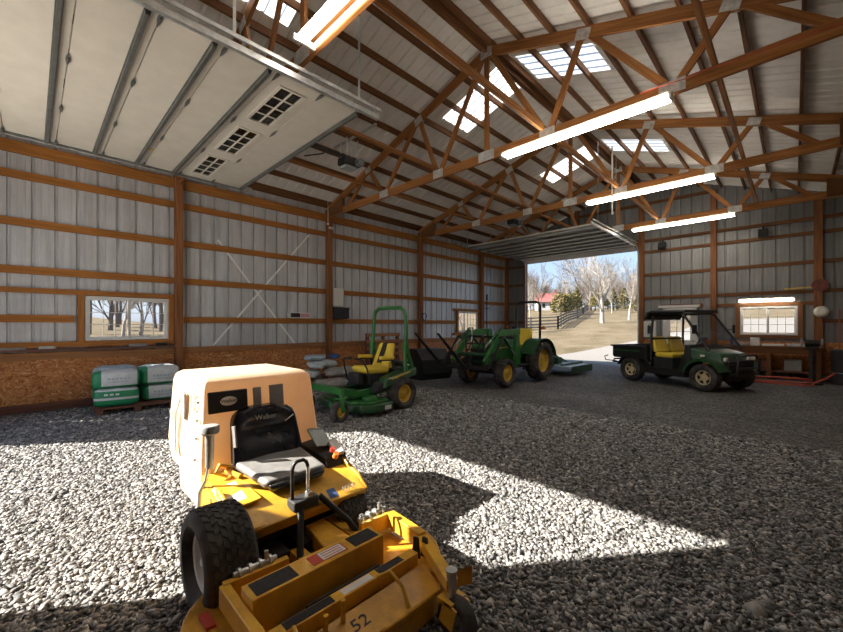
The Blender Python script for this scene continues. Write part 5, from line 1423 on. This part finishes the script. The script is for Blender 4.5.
# ------------------------------------------------------------------ tractor with loader forks, heading -Y
tr = empty('tractor', (3.90, 9.60, 0), R(-90), 'green compact tractor with front loader, roll bar and yellow wheels', 'tractor')
def tp(nm, m, fn, bev=.006, par=None, smooth=False, seg=2):
    mb = MB(); fn(mb); return mb.build(nm, M[m], par or tr, bevel=bev, seg=seg, smooth=smooth)
for s in (-1, 1):
    wheel(tr, (0, s * .58, .545), .50, .34, .30, M['yellow'], 18, 'ag', 44)
    wheel(tr, (1.66, s * .54, .355), .33, .24, .20, M['yellow'], 16, 'ag', 36)
    tp('fender', 'dgreen', lambda b: b.sheet([[(.66 * math.cos(R(a)), y, .545 + .60 * math.sin(R(a))) for a in range(20, 171, 10)] for y in (s * .34, s * .76)]), 0, smooth=False)
    tp('fender_side', 'green', lambda b: b.prism([(.66 * math.cos(R(a)), .545 + .60 * math.sin(R(a))) for a in range(10, 176, 11)] + [(-.4, .7), (.4, .62)], s * .33, s * .35, 'y'), 0)
    tp('footboard', 'blackm', lambda b: b.box(.35, .95, s * .25 if s > 0 else -.58, .58 if s > 0 else -.25, .46, .49))
tp('fender_seam', 'green', lambda b: b.box(-.5, .4, -.34, .34, .78, .84), .01)
tp('rear_axle', 'blackm', lambda b: (b.cyl((0, -.5, .545), (0, .5, .545), .1), b.box(-.35, .5, -.18, .18, .35, .80)))
tp('front_axle', 'blackm', lambda b: (b.bar((1.66, -.5, .36), (1.66, .5, .36), .1, .12), b.box(.4, 2.0, -.17, .17, .42, .62)))
hood = tp('hood', 'green', lambda b: b.hexa([(.72, -.27, .60), (2.05, -.23, .60), (2.05, .23, .60), (.72, .27, .60), (.72, -.26, 1.14), (2.0, -.20, 1.02), (2.0, .20, 1.02), (.72, .26, 1.14)]), .05, seg=4)
tp('grille', 'blackm', lambda b: b.box(2.04, 2.06, -.18, .18, .64, .94), .01, hood)
tp('hood_stripe', 'yellow', lambda b: (b.bar((.9, -.268, .95), (1.9, -.232, .90), .004, .03), b.bar((.9, .268, .95), (1.9, .232, .90), .004, .03)), 0, hood)
tp('dash', 'blackm', lambda b: b.hexa([(.50, -.2, .5), (.74, -.2, .5), (.74, .2, .5), (.50, .2, .5), (.55, -.2, 1.2), (.74, -.22, 1.2), (.74, .22, 1.2), (.55, .2, 1.2)]), .03)
tp('steering_wheel', 'blackm', lambda b: (b.tube([(.44 + .07 * math.cos(a), .19 * math.sin(a), 1.22 + .16 * math.cos(a)) for a in [k * PI / 10 for k in range(20)]], .014, 8, closed=True), b.bar((.44, -.18, 1.22), (.44, .18, 1.22), .02, .02), b.cyl((.44, 0, 1.22), (.56, 0, 1.15), .02)), 0, smooth=True)
tp('exhaust', 'chrome', lambda b: b.tube([(1.85, -.29, .60), (1.85, -.29, 1.20), (1.85, -.28, 1.45)], .028, 10), 0, smooth=True)
tp('seat', 'seaty', lambda b: b.box(-.18, .26, -.24, .24, .86, .98), .04, seg=3)
tp('backrest', 'seaty', lambda b: b.hexa([(-.26, -.24, .92), (-.16, -.24, .92), (-.16, .24, .92), (-.26, .24, .92), (-.36, -.20, 1.40), (-.28, -.20, 1.40), (-.28, .20, 1.40), (-.36, .20, 1.40)]), .04, seg=3)
tp('roll_bar', 'black', lambda b: b.tube([(-.40, -.38, .6), (-.42, -.38, 1.4), (-.44, -.38, 2.02), (-.44, -.34, 2.12), (-.44, -.24, 2.16), (-.44, .24, 2.16), (-.44, .34, 2.12), (-.44, .38, 2.02), (-.42, .38, 1.4), (-.40, .38, .6)], .034, 10), 0, smooth=True)
for s in (-1, 1):
    tp('work_lamp', 'orange' if s > 0 else 'black', lambda b: (b.cyl((-.42, s * .46, 1.42), (-.50, s * .46, 1.42), .05), b.bar((-.42, s * .38, 1.38), (-.42, s * .5, 1.38), .02, .02)), 0, smooth=True)
# loader
for s in (-1, 1):
    tp('loader_mast', 'green', lambda b: (b.hexa([(.78, s * .36, .42), (1.02, s * .36, .42), (1.02, s * .46, .42), (.78, s * .46, .42), (.82, s * .37, 1.38), (.98, s * .37, 1.38), (.98, s * .45, 1.38), (.82, s * .45, 1.38)]), b.box(.6, 1.3, s * .30 - .04, s * .30 + .04, .42, .52)))
    tp('loader_arm', 'green', lambda b: (b.bar((.86, s * .46, 1.33), (1.75, s * .46, 1.30), .075, .16), b.bar((1.68, s * .46, 1.34), (2.38, s * .46, .62), .075, .15), b.cbox((1.72, s * .46, 1.24), (.26, .09, .20), (0, R(25), 0))), .008)
    tp('loader_cylinder', 'chrome', lambda b: (b.cyl((.98, s * .44, .72), (1.45, s * .46, 1.08), .022), b.cyl((1.8, s * .46, 1.36), (2.36, s * .46, .98), .018)), 0, smooth=True)
    tp('cylinder_barrel', 'dgreen', lambda b: (b.cyl((1.25, s * .45, .93), (1.62, s * .46, 1.22), .038), b.cyl((1.72, s * .46, 1.42), (2.1, s * .46, 1.16), .034)), 0, smooth=True)
tp('cross_tube', 'dgreen', lambda b: b.cyl((2.2, -.46, .80), (2.2, .46, .80), .05), 0, smooth=True)
tp('grill_guard', 'black', lambda b: (b.tube([(2.12, -.26, .45), (2.14, -.26, 1.18), (2.1, -.2, 1.24), (2.1, .2, 1.24), (2.14, .26, 1.18), (2.12, .26, .45)], .022, 8), [b.bar((2.13, -.25, z), (2.13, .25, z), .02, .03) for z in (.6, .75, .9, 1.05)]), 0, smooth=True)
# fork carriage tilted back: local carriage plane
ca = R(41)
cm = Matrix.Translation(V((2.52, 0, .50))) @ Matrix.Rotation(-ca, 4, 'Y')   # fork x axis forward+up
def fk(nm, m, fn, bev=.004, par=None):
    mb = MB(); mb.M = cm; fn(mb); return mb.build(nm, M[m], par or tr, bevel=bev)
for y in (-.70, .0):
    fk('pallet_fork', 'black', lambda b: (b.hexa([(0, y - .05, -.02), (1.25, y - .04, -.005), (1.25, y + .04, -.005), (0, y + .05, -.02), (0, y - .05, .03), (1.25, y - .04, .006), (1.25, y + .04, .006), (0, y + .05, .03)]), b.box(-.05, .0, y - .05, y + .05, -.02, .50)))
fk('fork_carriage', 'black', lambda b: (b.box(-.10, -.05, -.78, .60, .02, .12), b.box(-.10, -.05, -.78, .60, .40, .50), b.box(-.10, -.05, -.78, -.72, .02, .50), b.box(-.10, -.05, .54, .60, .02, .50), b.box(-.12, -.05, -.46, -.38, .02, .5), b.box(-.12, -.05, .38, .46, .02, .5)))
fk('load_backrest', 'black', lambda b: (b.box(-.09, -.05, -.78, -.74, .5, 1.02), b.box(-.09, -.05, .56, .60, .5, 1.02), b.box(-.09, -.05, -.78, .60, .98, 1.02), [b.box(-.085, -.06, -.76 + .26 * k, -.74 + .26 * k, .5, 1.0) for k in range(1, 5)]))
# rotary cutter
rc = empty('rotary_cutter', (4.05, 11.55, 0), R(-92), 'pale topped rotary cutter hitched behind the tractor', 'rotary cutter')
def rp(nm, m, fn, bev=.006, smooth=False):
    mb = MB(); fn(mb); return mb.build(nm, M[m], rc, bevel=bev, smooth=smooth)
rp('cutter_deck', 'cutter', lambda b: b.prism([(-.75, -.80), (.65, -.80), (.75, -.6), (.75, .6), (.65, .80), (-.75, .80)], .26, .285, 'z'))
rp('side_skirt', 'dgreen', lambda b: (b.box(-.75, .65, -.81, -.79, .08, .30), b.box(-.75, .65, .79, .81, .08, .30), b.box(-.76, -.74, -.8, .8, .12, .30)))
rp('gearbox', 'dgreen', lambda b: (b.box(-.12, .16, -.13, .13, .285, .5), b.cyl((.1, 0, .42), (.6, 0, .46), .04)), .02)
for s in (-1, 1):
    rp('hitch_arm', 'green', lambda b: (b.bar((.74, s * .3, .3), (.7, s * .05, .74), .02, .06), b.bar((.7, s * .06, .72), (-.6, s * .06, .32), .02, .05)))
    rp('top_rib', 'dgreen', lambda b: b.box(-.7, .6, s * .45 - .02, s * .45 + .02, .285, .34))
mb = MB(); mb.cbox((-.9, .3, .3), (.3, .05, .05)); mb.build('tail_wheel_arm', M['dgreen'], rc)
wheel(rc, (-1.02, .3, .17), .16, .1, .09, M['grey'], 0, 'turf', 24, name='tail_wheel')

# ------------------------------------------------------------------ utility vehicle
gt = empty('utility_vehicle', (6.50, 11.98, 0), R(-24), 'dark green utility vehicle with black roof, yellow seats and cargo bed', 'utility vehicle')
def gp_(nm, m, fn, bev=.006, par=None, smooth=False, seg=2):
    mb = MB(); fn(mb); return mb.build(nm, M[m], par or gt, bevel=bev, seg=seg, smooth=smooth)
WB = 1.86
for s in (-1, 1):
    wheel(gt, (0, s * .60, .31), .30, .26, .165, M['khaki'], 18, 'turf', 36, spokes=5)
    wheel(gt, (WB, s * .60, .31), .30, .24, .165, M['khaki'], 18, 'turf', 36, spokes=5)
gp_('chassis', 'blackm', lambda b: (b.box(-.45, 2.2, -.35, .35, .24, .40), b.box(.35, 1.45, -.66, .66, .26, .34), b.cyl((0, -.5, .31), (0, .5, .31), .05), b.cyl((WB, -.5, .31), (WB, .5, .31), .05)))
bed = gp_('cargo_bed', 'black', lambda b: (b.box(-.52, .50, -.72, -.68, .62, .92), b.box(-.52, .50, .68, .72, .62, .92), b.box(-.52, .50, -.70, .70, .60, .64), b.box(.46, .50, -.70, .70, .62, .95)), .01)
gp_('tailgate', 'black', lambda b: b.box(-.56, -.52, -.70, .70, .64, .92), .01, bed)
gp_('bed_rail', 'black', lambda b: (b.box(-.58, .52, -.745, -.69, .91, .95), b.box(-.58, .52, .69, .745, .91, .95), b.box(-.60, -.54, -.74, .74, .91, .95)), .008, bed)
gp_('bed_stripe', 'green', lambda b: (b.box(-.5, .3, -.723, -.72, .80, .82), b.box(-.5, .3, .72, .723, .80, .82)), 0, bed)
gp_('rear_bumper', 'black', lambda b: b.tube([(-.35, -.5, .45), (-.72, -.5, .46), (-.76, -.4, .52), (-.76, .4, .52), (-.72, .5, .46), (-.35, .5, .45)], .024, 8), 0, smooth=True)
gp_('rear_guard', 'black', lambda b: (b.tube([(-.7, -.72, .64), (-.82, -.72, .6), (-.78, -.72, .5), (-.4, -.72, .5)], .014, 6),), 0, smooth=True)
for s in (-1, 1):
    gp_('rear_fender', 'blackm', lambda b: b.sheet([[(.40 * math.cos(R(a)), y, .31 + .36 * math.sin(R(a))) for a in range(15, 166, 15)] for y in (s * .44, s * .73)]), 0)
    fe = gp_('front_fender', 'dgreen', lambda b: (b.sheet([[(WB + .44 * math.cos(R(a)), y, .34 + .40 * math.sin(R(a))) for a in range(20, 171, 10)] for y in (s * .40, s * .74)]), b.sheet([[(WB + q * math.cos(R(a)), s * .74, .34 + (q - .04) * math.sin(R(a))) for a in range(20, 171, 10)] for q in (.38, .44)])), 0)
    gp_('side_panel', 'black', lambda b: b.prism([(.42, .34), (1.42, .34), (1.50, .62), (1.42, .80), (1.30, .44), (.60, .42), (.48, .62), (.42, .62)], s * .66, s * .70, 'y'), .006)
    gp_('door_sill', 'blackm', lambda b: b.box(.40, 1.45, min(s * .52, s * .70), max(s * .52, s * .70), .30, .38), .01)
    # cab frame
    gp_('roll_bar', 'black', lambda b: b.tube([(.56, s * .62, .6), (.55, s * .60, 1.2), (.58, s * .58, 1.72), (.68, s * .57, 1.78), (1.28, s * .57, 1.78), (1.36, s * .57, 1.74), (1.86, s * .60, 1.05), (1.95, s * .60, .92)], .028, 8), 0, smooth=True)
    gp_('headlight', 'reflector', lambda b: b.cbox((2.20, s * .46, .74), (.05, .18, .08), (0, 0, -s * .3)), .012)
    gp_('mirror', 'blackm', lambda b: (b.cbox((1.70, s * .72, 1.40), (.03, .12, .2), (0, 0, s * .2)), b.bar((1.62, s * .60, 1.38), (1.7, s * .70, 1.40), .02, .02)), .008)
gp_('roof', 'black', lambda b: b.hexa([(.44, -.66, 1.80), (1.44, -.64, 1.80), (1.44, .64, 1.80), (.44, .66, 1.80), (.50, -.60, 1.88), (1.42, -.60, 1.87), (1.42, .60, 1.87), (.50, .60, 1.88)]), .03, seg=3)
gp_('roof_lip', 'black', lambda b: b.hexa([(.37, -.66, 1.64), (.45, -.66, 1.64), (.45, .66, 1.64), (.37, .66, 1.64), (.46, -.66, 1.84), (.54, -.66, 1.84), (.54, .66, 1.84), (.46, .66, 1.84)]), .015)
nose_ = gp_('hood', 'dgreen', lambda b: b.hexa([(1.42, -.62, .70), (2.20, -.50, .62), (2.20, .50, .62), (1.42, .62, .70), (1.50, -.58, .98), (2.10, -.42, .86), (2.10, .42, .86), (1.50, .58, .98)]), .05, seg=4)
gp_('cowl', 'blackm', lambda b: b.hexa([(1.36, -.62, .60), (1.56, -.62, .60), (1.56, .62, .60), (1.36, .62, .60), (1.40, -.60, 1.04), (1.52, -.60, .99), (1.52, .60, .99), (1.40, .60, 1.04)]), .02)
gp_('grille', 'blackm', lambda b: (b.box(2.16, 2.26, -.46, .46, .40, .70), [b.box(2.26, 2.28, -.4, .4, z, z + .02) for z in (.46, .53, .6)]), .02)
gp_('front_bumper', 'black', lambda b: (b.tube([(2.2, -.42, .38), (2.38, -.40, .42), (2.40, -.38, .72), (2.34, -.36, .82), (2.34, .36, .82), (2.40, .38, .72), (2.38, .40, .42), (2.2, .42, .38)], .024, 8), b.bar((2.39, -.38, .55), (2.39, .38, .55), .03, .04), b.bar((2.3, -.3, .4), (2.3, .3, .4), .05, .1)), 0, smooth=True)
gp_('hood_badge', 'reflector', lambda b: b.cbox((1.80, -.60, .80), (.10, .01, .05)), 0)
ws = gp_('windshield', 'shield', lambda b: b.add([(1.93, -.57, .97), (1.93, .57, .97), (1.37, .55, 1.76), (1.37, -.55, 1.76)], [(0, 1, 2, 3)]), 0)
gp_('windshield_bar', 'black', lambda b: (b.bar((1.93, -.58, .98), (1.93, .58, .98), .03, .03), b.bar((1.38, -.56, 1.76), (1.38, .56, 1.76), .03, .03)), 0)
gp_('rear_cross_bar', 'black', lambda b: (b.cyl((.50, -.58, 1.72), (.50, .58, 1.72), .026), b.cyl((.48, -.6, 1.15), (.48, .6, 1.15), .02)), 0, smooth=True)
for y0, y1 in ((-.56, -.04), (.04, .56)):
    gp_('seat', 'seaty', lambda b: b.box(.52, .98, y0, y1, .68, .80), .04, seg=3)
    gp_('backrest', 'seaty', lambda b: b.hexa([(.46, y0, .80), (.58, y0, .80), (.58, y1, .80), (.46, y1, .80), (.38, y0 + .04, 1.20), (.46, y0 + .04, 1.20), (.46, y1 - .04, 1.20), (.38, y1 - .04, 1.20)]), .04, seg=3)
gp_('seat_base', 'blackm', lambda b: b.box(.50, 1.0, -.58, .58, .36, .68), .01)
gp_('steering_wheel', 'blackm', lambda b: (b.tube([(1.22 + .08 * math.cos(a), .30 + .17 * math.sin(a), 1.04 + .14 * math.cos(a)) for a in [k * PI / 10 for k in range(20)]], .013, 8, closed=True), b.cyl((1.22, .3, 1.04), (1.42, .3, .92), .02)), 0, smooth=True)
for ch in gt.children:
    if ch.name.split('.')[0] in ('seat', 'backrest', 'seat_base', 'rear_cross_bar'): ch.location.x += .09
gp_('red_bottle', 'redp', lambda b: b.cyl((1.44, .1, 1.0), (1.44, .1, 1.16), .05), 0, smooth=True)
# ------------------------------------------------------------------ camera, sun, sky
cam = bpy.data.cameras.new('camera'); co = bpy.data.objects.new('camera', cam); col.objects.link(co)
co.location = (9.4, 0, 1.5); co.rotation_euler = (R(90), 0, R(44.3))
cam.sensor_width = 36; cam.lens = 382 / 843 * 36; cam.shift_y = 9 / 843; cam.clip_end = 600; cam.clip_start = .05
scn.camera = co
sd = V((.765, 1, -.854)).normalized()
sl = bpy.data.lights.new('sun', 'SUN'); sl.energy = 12.5; sl.angle = R(.53); sl.color = (1, .93, .82)
so = bpy.data.objects.new('sun', sl); col.objects.link(so); so.rotation_euler = sd.to_track_quat('-Z', 'Y').to_euler()
wd = bpy.data.worlds.new('world'); scn.world = wd; wd.use_nodes = True
nt = wd.node_tree; bg = nt.nodes['Background']
sk = nt.nodes.new('ShaderNodeTexSky'); sk.sky_type = 'NISHITA'; sk.sun_disc = False
sk.sun_elevation = R(34); sk.sun_rotation = math.atan2(-.765, -1) ; sk.air_density = 1.0; sk.dust_density = 1.5; sk.ozone_density = 1.2
mx = nt.nodes.new('ShaderNodeMix'); mx.data_type = 'RGBA'; mx.inputs[0].default_value = .6
mul = nt.nodes.new('ShaderNodeVectorMath'); mul.operation = 'SCALE'; mul.inputs['Scale'].default_value = .16
nt.links.new(sk.outputs[0], mul.inputs[0]); nt.links.new(mul.outputs[0], mx.inputs[6]); mx.inputs[7].default_value = (.36, .49, .74, 1)
nt.links.new(mx.outputs[2], bg.inputs[0]); bg.inputs[1].default_value = 1.0
vs = scn.view_settings; scn.display_settings.display_device = 'sRGB'
vs.view_transform = 'Standard'; vs.look = 'None'; vs.exposure = 0.68; vs.gamma = 1; vs.use_curve_mapping = False
cy = scn.cycles
cy.use_denoising = True; cy.max_bounces = 10; cy.diffuse_bounces = 6; cy.glossy_bounces = 3; cy.transparent_max_bounces = 12; cy.transmission_bounces = 6
cy.sample_clamp_indirect = 6.0; cy.caustics_reflective = False; cy.caustics_refractive = False
